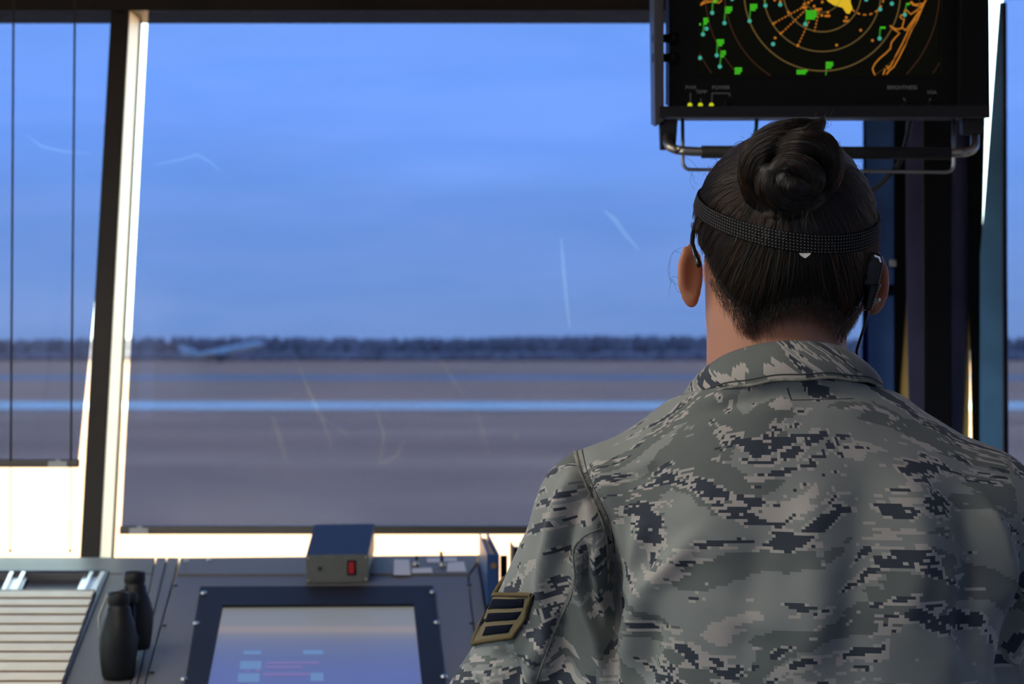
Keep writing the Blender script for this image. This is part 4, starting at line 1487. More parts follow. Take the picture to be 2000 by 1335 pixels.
def body():
    f = Field((-0.10, 1.90, 0.0), (0.68, 2.66, 1.66), 0.0036)
    # skull, jaw, neck
    f.ell(HC, (0.0765, 0.092, 0.087), 0.01, YAW)
    f.ell(hp(0, 0.034, -0.062), (0.067, 0.070, 0.066), 0.03, YAW)
    f.ell(hp(0, 0.070, -0.102), (0.032, 0.028, 0.024), 0.03, YAW)
    f.cap((0.262, 2.108, 1.30), (0.263, 2.122, 1.46), 0.071, 0.069, 0.02)
    # face
    f.cap(hp(0, 0.088, 0.005), hp(0, 0.106, -0.032), 0.007, 0.012, 0.012)
    f.ell(hp(0.011, 0.098, -0.036), (0.008, 0.008, 0.007), 0.006)
    f.ell(hp(-0.011, 0.098, -0.036), (0.008, 0.008, 0.007), 0.006)
    f.cap(hp(-0.035, 0.074, 0.022), hp(0.035, 0.074, 0.022), 0.012, 0.012, 0.02)
    for s in (-1, 1):
        f.ell(hp(0.031 * s, 0.086, 0.001), (0.014, 0.010, 0.009), 0.010, YAW, cut=True)
        f.ell(hp(0.040 * s, 0.070, -0.035), (0.020, 0.016, 0.018), 0.02, YAW)
    f.cap(hp(-0.016, 0.092, -0.064), hp(0.016, 0.092, -0.064), 0.0055, 0.0055, 0.008)
    f.cap(hp(-0.014, 0.090, -0.073), hp(0.014, 0.090, -0.073), 0.0060, 0.0060, 0.006)
    # ears
    for s, c in ((-1, (0.1775, 2.128, 1.511)), (1, (0.3640, 2.140, 1.504))):
        out = np.array([0.78 * s, -0.62, 0.0])
        axes = [np.cross([0, 0, 1], out), out, (0, 0, 1)]
        f.ell(c, (0.0065, 0.0165, 0.0315), 0.006, axes=axes)
        f.ell((c[0] - 0.002 * s, c[1], c[2] - 0.022), (0.006, 0.010, 0.011), 0.006)
        q = np.array(c) + out * 0.002
        f.ell(q + np.array(axes[0]) * (-0.0065 * s) * (1 if s < 0 else 1), (0.0045, 0.009, 0.019), 0.005, axes=axes, cut=True)
    # trunk, hidden under the jacket
    f.ell((0.278, 2.11, 1.25), (0.120, 0.065, 0.13), 0.04)
    f.ell((0.285, 2.10, 1.05), (0.120, 0.075, 0.20), 0.05)
    f.ell((0.285, 2.10, 0.88), (0.135, 0.085, 0.10), 0.05)
    for sh, el, wr, s in ((SH_L, EL_L, WR_L, 1), (SH_R, EL_R, WR_R, -1)):
        f.cap((0.275, 2.11, 1.31), (sh[0] + 0.006 * s, sh[1] + 0.008, sh[2]), 0.042, 0.028, 0.03)
        f.cap((sh[0] + 0.006 * s, sh[1] + 0.008, sh[2]), el, 0.029, 0.034, 0.02)
        f.cap(el, wr, 0.036, 0.023, 0.015)
        d = np.array([0.10 * s, 0.99, -0.10])
        d /= np.linalg.norm(d)
        sd = np.array([0.99, -0.10 * s, 0]) * s              # towards the thumb
        wr = np.array(wr)
        pc = wr + d * 0.052 + np.array([0, 0, -0.020])
        f.cap(wr, pc, 0.023, 0.018, 0.012)
        f.ell(pc + d * 0.006, (0.038, 0.046, 0.0135), 0.012, axes=[sd, d, np.cross(sd, d)])
        kn = pc + d * 0.042
        for off, L, drop in ((0.030, 0.066, 0), (0.010, 0.074, 0), (-0.010, 0.069, 0), (-0.029, 0.055, 0)):
            a = kn + sd * off + np.array([0, 0, 0.001])
            b_ = a + d * L * 0.45 + sd * off * 0.08 + np.array([0, 0, 0.005])
            c_ = b_ + d * L * 0.30 + np.array([0, 0, -0.009])
            e_ = c_ + d * L * 0.22 + np.array([0, 0, -0.010])
            f.cap(a, b_, 0.0092, 0.0083, 0.004)
            f.cap(b_, c_, 0.0083, 0.0076, 0.002)
            f.cap(c_, e_, 0.0076, 0.0066, 0.002)
        a = pc + sd * 0.030 - d * 0.018
        b_ = a + sd * 0.024 + d * 0.030 + np.array([0, 0, -0.004])
        c_ = b_ + sd * 0.006 + d * 0.028 + np.array([0, 0, -0.004])
        f.cap(a, b_, 0.0115, 0.0095, 0.006)
        f.cap(b_, c_, 0.0095, 0.0078, 0.002)
    for s in (-1, 1):
        hip, knee, ank = (0.285 + 0.085 * s, 2.10, 0.88), (0.285 + 0.095 * s, 2.125, 0.48), (0.285 + 0.10 * s, 2.09, 0.09)
        f.cap(hip, knee, 0.070, 0.050, 0.03)
        f.cap(knee, ank, 0.048, 0.033, 0.02)
        f.cap(ank, (ank[0] + 0.01 * s, ank[1] + 0.14, 0.045), 0.034, 0.028, 0.02)
    V, Q = f.mesh()
    V = relax(V, Q, 1, 0.4)
    return np_obj('body', V, Q, M_skin, person)
body_o = body()

M_eye = mat('eye_white', (0.75, 0.72, 0.68), 0.15)
M_iris = mat('dark_iris', (0.05, 0.025, 0.015), 0.1)
for s in (-1, 1):
    q = MB()
    q.ball(hp(0.031 * s, 0.078, 0.001), 0.0115, 16, 12)
    eo = q.build('eye', M_eye, person, True)
    q = MB()
    q.ball(hp(0.031 * s, 0.0855, 0.001), 0.0052, 12, 8)
    q.build('iris', M_iris, eo, True)

# ---- hair: scalp cap, bun of twisted locks, strands combed to the bun
def sd_hair(X, Y, Z):
    a = sd_ell(X, Y, Z, (HC[0] + 0.0015, HC[1] - 0.001, HC[2] + 0.001), (0.0885, 0.1015, 0.0965), YAW)
    b_ = sd_ell(X, Y, Z, (0.2705, 2.098, 1.500), (0.0735, 0.066, 0.072), YAW)
    h = np.maximum(0.03 - np.abs(a - b_), 0) / 0.03
    return np.minimum(a, b_) - h * h * 0.0075
def hair_mask(X, Y, Z):
    """>0 where hair grows"""
    fwd = (X - HC[0]) * FW[0] + (Y - HC[1]) * FW[1]
    rgt = (X - HC[0]) * RT_[0] + (Y - HC[1]) * RT_[1]
    line = 0.052 - np.clip((1.615 - Z) * 0.55, 0, 0.05) - np.clip((1.555 - Z) * 0.75, 0, 0.06)
    front = line - fwd
    ra = np.abs(rgt + 0.004)
    nape = Z - (1.477 - 0.024 * np.minimum(ra / 0.05, 1) ** 2 + 1.9 * np.maximum(ra - 0.052, 0))
    return np.minimum(front, nape * 1.2)
def hair_radius(dirs, c):
    lo, hi = np.full(len(dirs), 0.02), np.full(len(dirs), 0.16)
    for _ in range(26):
        mid = (lo + hi) / 2
        p = c + dirs * mid[:, None]
        d = sd_hair(p[:, 0], p[:, 1], p[:, 2])
        lo, hi = np.where(d < 0, mid, lo), np.where(d < 0, hi, mid)
    return lo
HO = np.array([0.2695, 2.115, 1.535])
BUN = np.array(P(1556, 318, 2.025))
bdir = BUN - HO
bdir /= np.linalg.norm(bdir)

def hair_mat(name, m_, rough, seed=0):
    m = bpy.data.materials.new(name)
    m.use_nodes = True
    t = m.node_tree
    b = t.nodes['Principled BSDF']
    b.inputs['Base Color'].default_value = (*m_, 1)
    b.inputs['Roughness'].default_value = rough
    b.inputs['Specular IOR Level'].default_value = 0.45
    return m
M_scalp = hair_mat('dark_hair_base', (0.006, 0.005, 0.005), 0.5)
M_hair = bpy.data.materials.new('dark_brown_hair')
M_hair.use_nodes = True
t_ = M_hair.node_tree
t_.nodes.clear()
ho = t_.nodes.new('ShaderNodeOutputMaterial')
hb = t_.nodes.new('ShaderNodeBsdfHairPrincipled')
hb.parametrization = 'MELANIN'
hb.inputs['Melanin'].default_value = 0.975
hb.inputs['Melanin Redness'].default_value = 0.45
hb.inputs['Roughness'].default_value = 0.22
hb.inputs['Radial Roughness'].default_value = 0.35
hb.inputs['Random Color'].default_value = 0.4
t_.links.new(hb.outputs[0], ho.inputs[0])

def scalp():
    f = Field((0.165, 2.00, 1.40), (0.375, 2.25, 1.665), 0.0026)
    f.add(lambda X, Y, Z: np.maximum(sd_hair(X, Y, Z) + 0.0012, -hair_mask(X, Y, Z)), f.lo, f.lo + f.n * f.h, 0.002)
    V, Q = f.mesh()
    V = relax(V, Q, 2, 0.5)
    return np_obj('hair', V, Q, M_scalp, person)
hair = scalp()

def ortho(d):
    a = np.cross(d, [0.3, 0.2, 1.0])
    return a / np.linalg.norm(a, axis=-1, keepdims=True)

def scalp_strands(n=15000, k=9):
    d = RNG.normal(size=(n * 3, 3))
    d /= np.linalg.norm(d, axis=1)[:, None]
    r = hair_radius(d, HO)
    p = HO + d * r[:, None]
    ok = (hair_mask(p[:, 0], p[:, 1], p[:, 2]) > 0.001) & (d @ bdir < 0.96)
    d = d[ok][:n]
    n = len(d)
    ang = np.arccos(np.clip(d @ bdir, -1, 1))
    span = np.minimum(ang - 0.10, 0.35 + 0.75 * RNG.random(n))
    ax = np.cross(d, bdir)
    ax /= np.linalg.norm(ax, axis=1)[:, None] + 1e-9
    perp = np.cross(ax, d)
    ts = np.linspace(0, 1, k)
    side = RNG.normal(size=n) * 0.05
    lift = 0.0004 + 0.0012 * RNG.random(n) ** 2
    loose = (RNG.random(n) < 0.03) * RNG.random(n) * 0.004
    out = np.zeros((n, k, 3))
    clump = np.floor(np.arctan2(d @ ortho(bdir), d @ np.cross(bdir, ortho(bdir))) * 26)
    wob = 0.02 * np.sin(clump * 2.3)
    for i, t in enumerate(ts):
        a = span * t
        q = d * np.cos(a)[:, None] + perp * np.sin(a)[:, None]
        q = q + ax * ((side + wob) * math.sin(math.pi * t) * 0.6)[:, None]
        q /= np.linalg.norm(q, axis=1)[:, None]
        rr = hair_radius(q, HO) + lift + loose * math.sin(math.pi * t) + 0.0012 * np.sin(clump * 1.7) * math.sin(math.pi * min(1, t * 1.2 + 0.1))
        out[:, i] = HO + q * rr[:, None]
    return out
hair_obj('hair_strands', scalp_strands(), 0.00017, M_hair, hair)
_s = scalp_strands(1500)
hair_obj('raised_strands', _s + (_s - HO) / np.linalg.norm(_s - HO, axis=2)[:, :, None] * 0.0012, 0.00026, M_hair, hair)

def nape_hairs(n=2600, k=6):
    """short hairs that run past the hairline down the nape and beside the ears"""
    out = []
    while len(out) < n:
        a = RNG.uniform(-1.45, 1.45)
        z = RNG.uniform(1.438, 1.51)
        d = np.array([math.sin(a), -math.cos(a), (z - HO[2]) / 0.075])
        d /= np.linalg.norm(d)
        r = hair_radius(d[None], HO)[0]
        p = HO + d * r
        mk = hair_mask(p[0], p[1], p[2])
        if not (-0.011 < mk < 0.016) or RNG.random() > math.exp(min(0, mk) / 0.0045):
            continue
        L = RNG.uniform(0.005, 0.018)
        drift = RNG.normal() * 0.25 - 0.25 * (p[0] - 0.268) / 0.06
        tang = np.array([drift * math.cos(a), drift * math.sin(a), -1.0])
        tang /= np.linalg.norm(tang)
        inw = np.array([-math.sin(a), math.cos(a), 0])
        pts = []
        for i in range(k):
            t = i / (k - 1)
            pts.append(p + tang * L * t + inw * (L * 0.32 * t) - inw * (0.0015 + 0.003 * t * RNG.random()))
        out.append(pts)
    return np.array(out)
hair_obj('nape_hairs', nape_hairs(), 0.00011, M_hair, hair)

def flyaways():
    out = []
    def add(pxs, Y, jit=0.002):
        pts = [np.array(P(x, y, Y)) for x, y in pxs]
        m = len(pts) - 1
        res = []
        for i in range(12):
            u = i / 11 * m
            j = min(int(u), m - 1)
            w = u - j
            p0, p1, p2, p3 = pts[max(j - 1, 0)], pts[j], pts[j + 1], pts[min(j + 2, m)]
            res.append(0.5 * ((2 * p1) + (-p0 + p2) * w + (2 * p0 - 5 * p1 + 4 * p2 - p3) * w * w + (-p0 + 3 * p1 - 3 * p2 + p3) * w ** 3))
        out.append(res)
    add([(1360, 350), (1342, 330), (1336, 318)], 2.11); add([(1358, 372), (1348, 355), (1350, 338)], 2.11)
    add([(1362, 362), (1352, 345), (1357, 325)], 2.11); add([(1366, 342), (1356, 320), (1330, 300)], 2.11)
    add([(1355, 520), (1320, 490), (1308, 520), (1312, 560)], 2.12); add([(1345, 565), (1318, 540), (1308, 548)], 2.12)
    add([(1340, 480), (1312, 496), (1306, 540), (1330, 560)], 2.12); add([(1350, 560), (1325, 570), (1312, 545), (1304, 590)], 2.12)
    for k in range(26):
        x = 1545 + 70 * RNG.random(); y = 250 + 10 * RNG.random()
        add([(x, y), (x - 10 + 24 * RNG.random(), y - 16 * RNG.random() - 4), (x - 18 + 40 * RNG.random(), y - 40 * RNG.random() - 4)], 2.01)
    for k in range(40):
        a = RNG.uniform(-2.7, -0.4)
        x, y = 1540 + 176 * math.cos(a), 415 + 152 * math.sin(a)
        add([(x, y), (x + 12 * math.cos(a + 0.8), y + 12 * math.sin(a + 0.8)), (x + RNG.uniform(6, 22) * math.cos(a + 0.2), y + RNG.uniform(6, 22) * math.sin(a + 0.4))], 2.11)
    for k in range(26):
        x = 1700 + 12 * RNG.random(); y = RNG.uniform(380, 480)
        add([(x, y), (x + 12 * RNG.random(), y + 12), (x + 22 * RNG.random(), y + 20 * RNG.random())], 2.11)
    for k in range(22):   # loose ends below the bun and over the band
        x = 1480 + 110 * RNG.random(); y = 390 + 30 * RNG.random()
        add([(x, y), (x - 12 + 20 * RNG.random(), y + 25), (x - 18 + 36 * RNG.random(), y + 40 + 25 * RNG.random())], 2.00)
    return np.array(out)
hair_obj('stray_hairs', flyaways(), 0.00011, M_hair, hair)

# bun: locks wound round each other; each lock is a solid core under a sheaf of strands
LOCKS = [  # (px, py, distance, radius px)
    [(1496, 398, 2.030, 22), (1472, 352, 2.024, 28), (1478, 306, 2.020, 32), (1512, 276, 2.018, 34), (1552, 262, 2.016, 30), (1584, 250, 2.016, 20), (1598, 240, 2.018, 8)],
    [(1520, 300, 2.016, 22), (1556, 284, 2.002, 30), (1598, 286, 2.000, 32), (1620, 312, 2.004, 28), (1618, 346, 2.012, 26), (1598, 376, 2.020, 22), (1580, 398, 2.028, 14)],
    [(1606, 366, 2.020, 20), (1574, 388, 2.010, 26), (1532, 392, 2.006, 28), (1502, 366, 2.004, 26), (1500, 334, 2.004, 20)],
    [(1514, 330, 2.000, 16), (1540, 318, 1.997, 22), (1574, 330, 1.995, 24), (1592, 352, 1.998, 20), (1582, 378, 2.004, 14)],
    [(1540, 300, 2.004, 18), (1566, 276, 2.002, 20), (1588, 258, 2.004, 18), (1604, 240, 2.010, 9), (1606, 232, 2.014, 4)],
    [(1530, 350, 2.000, 20), (1548, 366, 1.998, 22), (1572, 366, 2.000, 16)],
    [(1484, 404, 2.038, 14), (1516, 414, 2.028, 18), (1556, 412, 2.026, 20), (1592, 398, 2.030, 15)],
    [(1470, 320, 2.026, 12), (1460, 350, 2.030, 14), (1466, 384, 2.034, 13), (1490, 408, 2.036, 10)],
]
def spline(pts, m):
    pts = np.array(pts, float)
    n = len(pts) - 1
    out = []
    for i in range(m):
        u = i / (m - 1) * n
        j = min(int(u), n - 1)
        w = u - j
        p0, p1, p2, p3 = pts[max(j - 1, 0)], pts[j], pts[j + 1], pts[min(j + 2, n)]
        out.append(0.5 * ((2 * p1) + (-p0 + p2) * w + (2 * p0 - 5 * p1 + 4 * p2 - p3) * w * w + (-p0 + 3 * p1 - 3 * p2 + p3) * w ** 3))
    return np.array(out)
def bun():
    f = Field((0.20, 1.92, 1.54), (0.34, 2.10, 1.68), 0.0022)
    c = P(1550, 335, 2.045)
    f.ell(c, (0.032, 0.030, 0.030), 0.005)
    allst = []
    for lk in LOCKS:
        path = spline([(*P(x, y, Y), r * Y / FP) for x, y, Y, r in lk], 34)
        for a, b_ in zip(path[:-1], path[1:]):
            f.cap(tuple(a[:3]), tuple(b_[:3]), a[3] * 0.84, b_[3] * 0.84, 0.002)
        # sheaf of strands round the lock
        n = 260
        ph, rr = RNG.uniform(0, 2 * math.pi, n), np.sqrt(RNG.uniform(0.72, 1.08, n))
        tw = 1.1 + 0.3 * RNG.normal(size=n)
        T = np.gradient(path[:, :3], axis=0)
        T /= np.linalg.norm(T, axis=1)[:, None]
        nr = np.cross(T, [0.2, 1, 0.1])
        nr /= np.linalg.norm(nr, axis=1)[:, None]
        bn = np.cross(T, nr)
        st = np.zeros((n, 34, 3))
        for i in range(34):
            a = ph + tw * i / 33 * 2
            wv = rr * (1 + 0.05 * np.sin(i * 0.7 + ph * 5))
            st[:, i] = path[i, :3] + (nr[i] * np.cos(a)[:, None] + bn[i] * np.sin(a)[:, None]) * (path[i, 3] * wv)[:, None]
        allst.append(st)
    V, Q = f.mesh()
    V = relax(V, Q, 1, 0.4)
    b_ = np_obj('bun', V, Q, M_scalp, person)
    hair_obj('bun_strands', np.concatenate(allst), 0.00015, M_hair, b_)
bun()

# ---- jacket
TZ = np.array([0.70, 0.80, 0.90, 1.00, 1.10, 1.20, 1.28, 1.33, 1.37, 1.40])
TA = np.array([0.205, 0.198, 0.188, 0.182, 0.186, 0.194, 0.186, 0.160, 0.122, 0.096])
TBk = np.array([0.135, 0.130, 0.122, 0.116, 0.120, 0.124, 0.114, 0.104, 0.097, 0.093])
TCX = np.array([0.285, 0.285, 0.286, 0.288, 0.290, 0.290, 0.283, 0.276, 0.270, 0.267])
TCY = np.array([2.11, 2.105, 2.10, 2.095, 2.09, 2.09, 2.092, 2.095, 2.098, 2.10])
def tpar(Z):
    return [np.interp(Z, TZ, q) for q in (TA, TBk, TCX, TCY)]
def sd_torso(X, Y, Z):
    a, b_, cx, cy = tpar(Z)
    k = (np.abs((X - cx) / a) ** 2.3 + np.abs((Y - cy) / b_) ** 2.3 + 1e-9) ** (1 / 2.3)
    d = (k - 1) * np.minimum(a, b_)
    return np.maximum(d, np.maximum(0.74 - Z, (Z - 1.417 + 0.37 * (Y - 2.0)) * 0.93))
ARMS = [(SH_L, EL_L, WR_L), (SH_R, EL_R, WR_R)]
def sd_sleeve(X, Y, Z, i):
    sh, el, wr = ARMS[i]
    w2 = tuple(el[j] + (wr[j] - el[j]) * 0.92 for j in range(3))
    a = sd_cap(X, Y, Z, sh, el, 0.058, 0.068)
    b_ = sd_cap(X, Y, Z, el, w2, 0.066, 0.041)
    h = np.maximum(0.03 - np.abs(a - b_), 0) / 0.03
    return np.minimum(a, b_) - h * h * 0.0075

# cloth folds: polylines in the photograph's pixels, (amplitude m, width px)
FOLDS = [
    ([(1128, 915), (1098, 985), (1078, 1060), (1062, 1130), (1056, 1190)], 0.0085, 15),
    ([(1056, 1190), (1072, 1240), (1068, 1335)], 0.004, 14),
    ([(1142, 945), (1118, 1000), (1102, 1060), (1110, 1120)], -0.007, 17),
    ([(1126, 885), (1150, 960), (1180, 1020), (1190, 1100), (1192, 1200), (1200, 1335)], -0.014, 13),
    ([(1128, 1030), (1118, 1080), (1128, 1150), (1158, 1230), (1180, 1320)], 0.0055, 11),
    ([(1150, 1060), (1142, 1120), (1158, 1180), (1178, 1260)], -0.0055, 10),
    ([(1168, 1050), (1162, 1100), (1172, 1180)], 0.0045, 9),
    ([(1370, 1030), (1320, 1095), (1265, 1150), (1242, 1200), (1228, 1290), (1220, 1340)], 0.0075, 22),
    ([(1330, 960), (1390, 1010), (1385, 1120)], 0.0030, 40),
    ([(1255, 1010), (1240, 1090), (1220, 1180)], 0.0050, 20),
    ([(1280, 1200), (1265, 1280), (1262, 1340)], -0.0055, 20),
    ([(1215, 1040), (1212, 1140), (1208, 1240)], -0.003, 16),
    ([(1660, 905), (1690, 960), (1690, 1080), (1665, 1200), (1672, 1335)], -0.0050, 40),
    ([(1745, 900), (1790, 980), (1800, 1090), (1770, 1220)], 0.0055, 36),
    ([(1600, 930), (1585, 1030), (1600, 1150), (1590, 1335)], 0.0045, 42),
    ([(1840, 940), (1890, 1010), (1905, 1110), (1890, 1220), (1905, 1335)], -0.0070, 28),
    ([(1905, 960), (1950, 1040), (1975, 1130), (1960, 1200)], 0.0070, 18),
    ([(1990, 1100), (1985, 1200), (1955, 1335)], -0.009, 14),
    ([(1470, 1000), (1480, 1100), (1450, 1200), (1470, 1335)], -0.0035, 36),
    ([(1300, 905), (1250, 930), (1205, 935)], -0.003, 12),
    ([(1345, 815), (1440, 782), (1530, 770), (1640, 768), (1715, 780)], -0.0035, 12),
    ([(985, 1130), (1010, 1180), (1040, 1260)], -0.003, 15),
    ([(960, 1270), (1000, 1300), (1020, 1340)], -0.006, 16),
    ([(930, 1300), (960, 1330), (965, 1360)], 0.005, 14),
    ([(1062, 1240), (1040, 1290), (1035, 1340)], 0.006, 16),
    ([(1100, 1190), (1090, 1260), (1110, 1330)], -0.006, 16),
    ([(1400, 1180), (1520, 1230), (1600, 1300)], 0.0035, 40),
    ([(1740, 1170), (1800, 1240), (1900, 1330)], 0.0035, 26),
]
def fold_disp(px, py):
    out = np.zeros(len(px))
    for pts, amp, w in FOLDS:
        best = np.full(len(px), 1e9)
        L = 0
        seg = list(zip(pts[:-1], pts[1:]))
        tot = sum(math.dist(a, b_) for a, b_ in seg)
        fade = np.zeros(len(px))
        for a, b_ in seg:
            dx, dy = b_[0] - a[0], b_[1] - a[1]
            ln = math.hypot(dx, dy)
            t = np.clip(((px - a[0]) * dx + (py - a[1]) * dy) / (ln * ln), 0, 1)
            d = np.hypot(px - a[0] - t * dx, py - a[1] - t * dy)
            s = (L + t * ln) / tot
            m = d < best
            best = np.where(m, d, best)
            fade = np.where(m, np.minimum(1, np.minimum(s, 1 - s) * 4 + 0.15), fade)
            L += ln
        out += amp * np.exp(-(best / w) ** 2) * fade
    return out

def jacket():
    f = Field((-0.12, 1.92, 0.72), (0.68, 2.50, 1.42), 0.0042)
    f.add(sd_torso, (0.05, 1.94, 0.72), (0.51, 2.26, 1.41), 0.01)
    # shoulders
    f.cap((0.215, 2.10, 1.345), SH_L, 0.047, 0.0575, 0.045)
    f.cap((0.330, 2.10, 1.352), SH_R, 0.047, 0.0575, 0.045)
    f.ell((0.275, 2.135, 1.24), (0.15, 0.105, 0.09), 0.05)        # chest
    for i in (0, 1):
        lo = np.min(np.array(ARMS[i]), 0) - 0.08
        hi = np.max(np.array(ARMS[i]), 0) + 0.08
        f.add(lambda X, Y, Z, i=i: sd_sleeve(X, Y, Z, i), lo, hi, 0.022)
    f.ell((0.083, 2.105, 1.10), (0.030, 0.045, 0.15), 0.03)
    f.ell((0.492, 2.105, 1.10), (0.030, 0.045, 0.15), 0.03)
    V, Q = f.mesh()
    V = relax(V, Q, 4, 0.5)
    N = normals(V, Q)
    px = CX + V[:, 0] / V[:, 1] * FP
    py = HY - (V[:, 2] - CZ) / V[:, 1] * FP
    back = np.clip(-N[:, 1] * 2.2 + 0.25, 0, 1)
    ds = fold_disp(px, py) * back * 1.8
    # small crumple
    ds += 0.0011 * np.sin(V[:, 0] * 61 + 2.2 * np.sin(V[:, 2] * 43)) * np.sin(V[:, 2] * 52 + 1.7 * np.sin(V[:, 0] * 37)) * back
    V = V + N * ds[:, None]
    V = relax(V, Q, 1, 0.2)
    # cloth coordinates in metres
    dt = sd_torso(V[:, 0], V[:, 1], V[:, 2])
    U = np.zeros((len(V), 2))
    a, b_, cx, cy = tpar(V[:, 2])
    psi = np.arctan2((V[:, 0] - cx) / a, -(V[:, 1] - cy) / b_)
    U[:, 0] = 0.165 * psi + 0.02
    U[:, 1] = V[:, 2] + 0.75 * np.clip(V[:, 1] - 2.0, 0, 0.2) * np.clip((V[:, 2] - 1.27) / 0.05, 0, 1)
    for i in (0, 1):
        d = sd_sleeve(V[:, 0], V[:, 1], V[:, 2], i)
        sh, el, wr = [np.array(q) for q in ARMS[i]]
        sx = np.interp(py, [860, 882, 920, 960, 1000, 1035, 1080, 1200, 1335], [1118, 1124, 1133, 1150, 1168, 1180, 1186, 1191, 1200])
        on = (d < dt + 0.03) & (px < sx if i == 0 else px > np.interp(py, [860, 960, 1100, 1335], [1962, 1985, 1996, 1962]))
        # along / around the upper arm then the forearm
        for s0, s1, base in ((sh, el, 0.0), (el, wr, 0.27)):
            ax = (s1 - s0) / np.linalg.norm(s1 - s0)
            t = (V - s0) @ ax
            w = np.cross(ax, [0, 1, 0]); w /= np.linalg.norm(w)
            v = np.cross(ax, w)
            ang = np.arctan2((V - s0) @ w, -((V - s0) @ v))
            sel = on & ((t < np.linalg.norm(el - sh)) if base == 0 else (((V - sh) @ ((el - sh) / np.linalg.norm(el - sh))) >= np.linalg.norm(el - sh)))
            u_, v_ = ang * 0.062, t + base
            ca, sa = math.cos(0.7), math.sin(0.7)
            U[sel, 0] = (u_ * ca + v_ * sa)[sel] + 1.3 + i
            U[sel, 1] = (-u_ * sa + v_ * ca)[sel] + 2.1
    return np_obj('jacket', V, Q, M_camo, person, U), V, Q
jacket_o, JV, JQ = jacket()
JB = BVHTree.FromPolygons([tuple(v) for v in JV], [tuple(q) for q in JQ])
def on_cloth(px, py, lift=0.0):
    o = Vector((0, 0, CZ))
    d = (P(px, py, 1.0) - o).normalized()
    h = JB.ray_cast(o, d)
    if h[0] is None:
        h = JB.find_nearest(P(px, py, 2.08))
    n = h[1] if h[1].dot(d) < 0 else -h[1]
    return h[0] + n * lift, n
def cloth_line(name, pts, r, m, lift=0.0, flat=0.45, parent=None):
    """stitched seam lying on the cloth"""
    P2 = spline([(x, y, 0) for x, y in pts], max(8, int(len(pts) * 7)))
    pp, nn = [], []
    for x, y, _ in P2:
        p, n = on_cloth(x, y, lift)
        pp.append(p); nn.append(n)
    q = MB()
    vs, fs = [], []
    K = 6
    for i, p in enumerate(pp):
        t = (pp[min(i + 1, len(pp) - 1)] - pp[max(i - 1, 0)]).normalized()
        s = t.cross(nn[i]).normalized()
        for k in range(K):
            a = 2 * math.pi * k / K
            vs.append(p + s * r * math.cos(a) + nn[i] * r * flat * math.sin(a))
    for i in range(len(pp) - 1):
        for k in range(K):
            fs.append((i * K + k, i * K + (k + 1) % K, (i + 1) * K + (k + 1) % K, (i + 1) * K + k))
    q.add(vs, fs)
    return q.build(name, m, parent or jacket_o, True)
M_seam = mat('seam_cloth', (0.20, 0.195, 0.165), 0.85, var=(120, 0.5))
M_seamd = mat('seam_dark_thread', (0.045, 0.047, 0.042), 0.85)
cloth_line('armhole_seam', [(1124, 882), (1133, 920), (1150, 960), (1168, 1000), (1180, 1035), (1186, 1080), (1188, 1140)], 0.0021, M_seam, 0.0006)
cloth_line('armhole_stitch', [(1137, 878), (1147, 920), (1164, 960), (1183, 1000), (1195, 1035), (1200, 1080)], 0.0008, M_seamd, 0.0002)
cloth_line('sleeve_seam', [(1182, 1030), (1158, 1037), (1132, 1053), (1119, 1078), (1122, 1120), (1116, 1160), (1098, 1200), (1080, 1240), (1062, 1290), (1046, 1334)], 0.0010, M_seam, 0.0002)
cloth_line('label_stitch', [(1538, 757), (1541, 768), (1546, 781)], 0.0008, M_seamd, 0.0001)
cloth_line('label_stitch', [(1546, 781), (1600, 780), (1668, 778)], 0.0006, M_seamd, 0.0001)

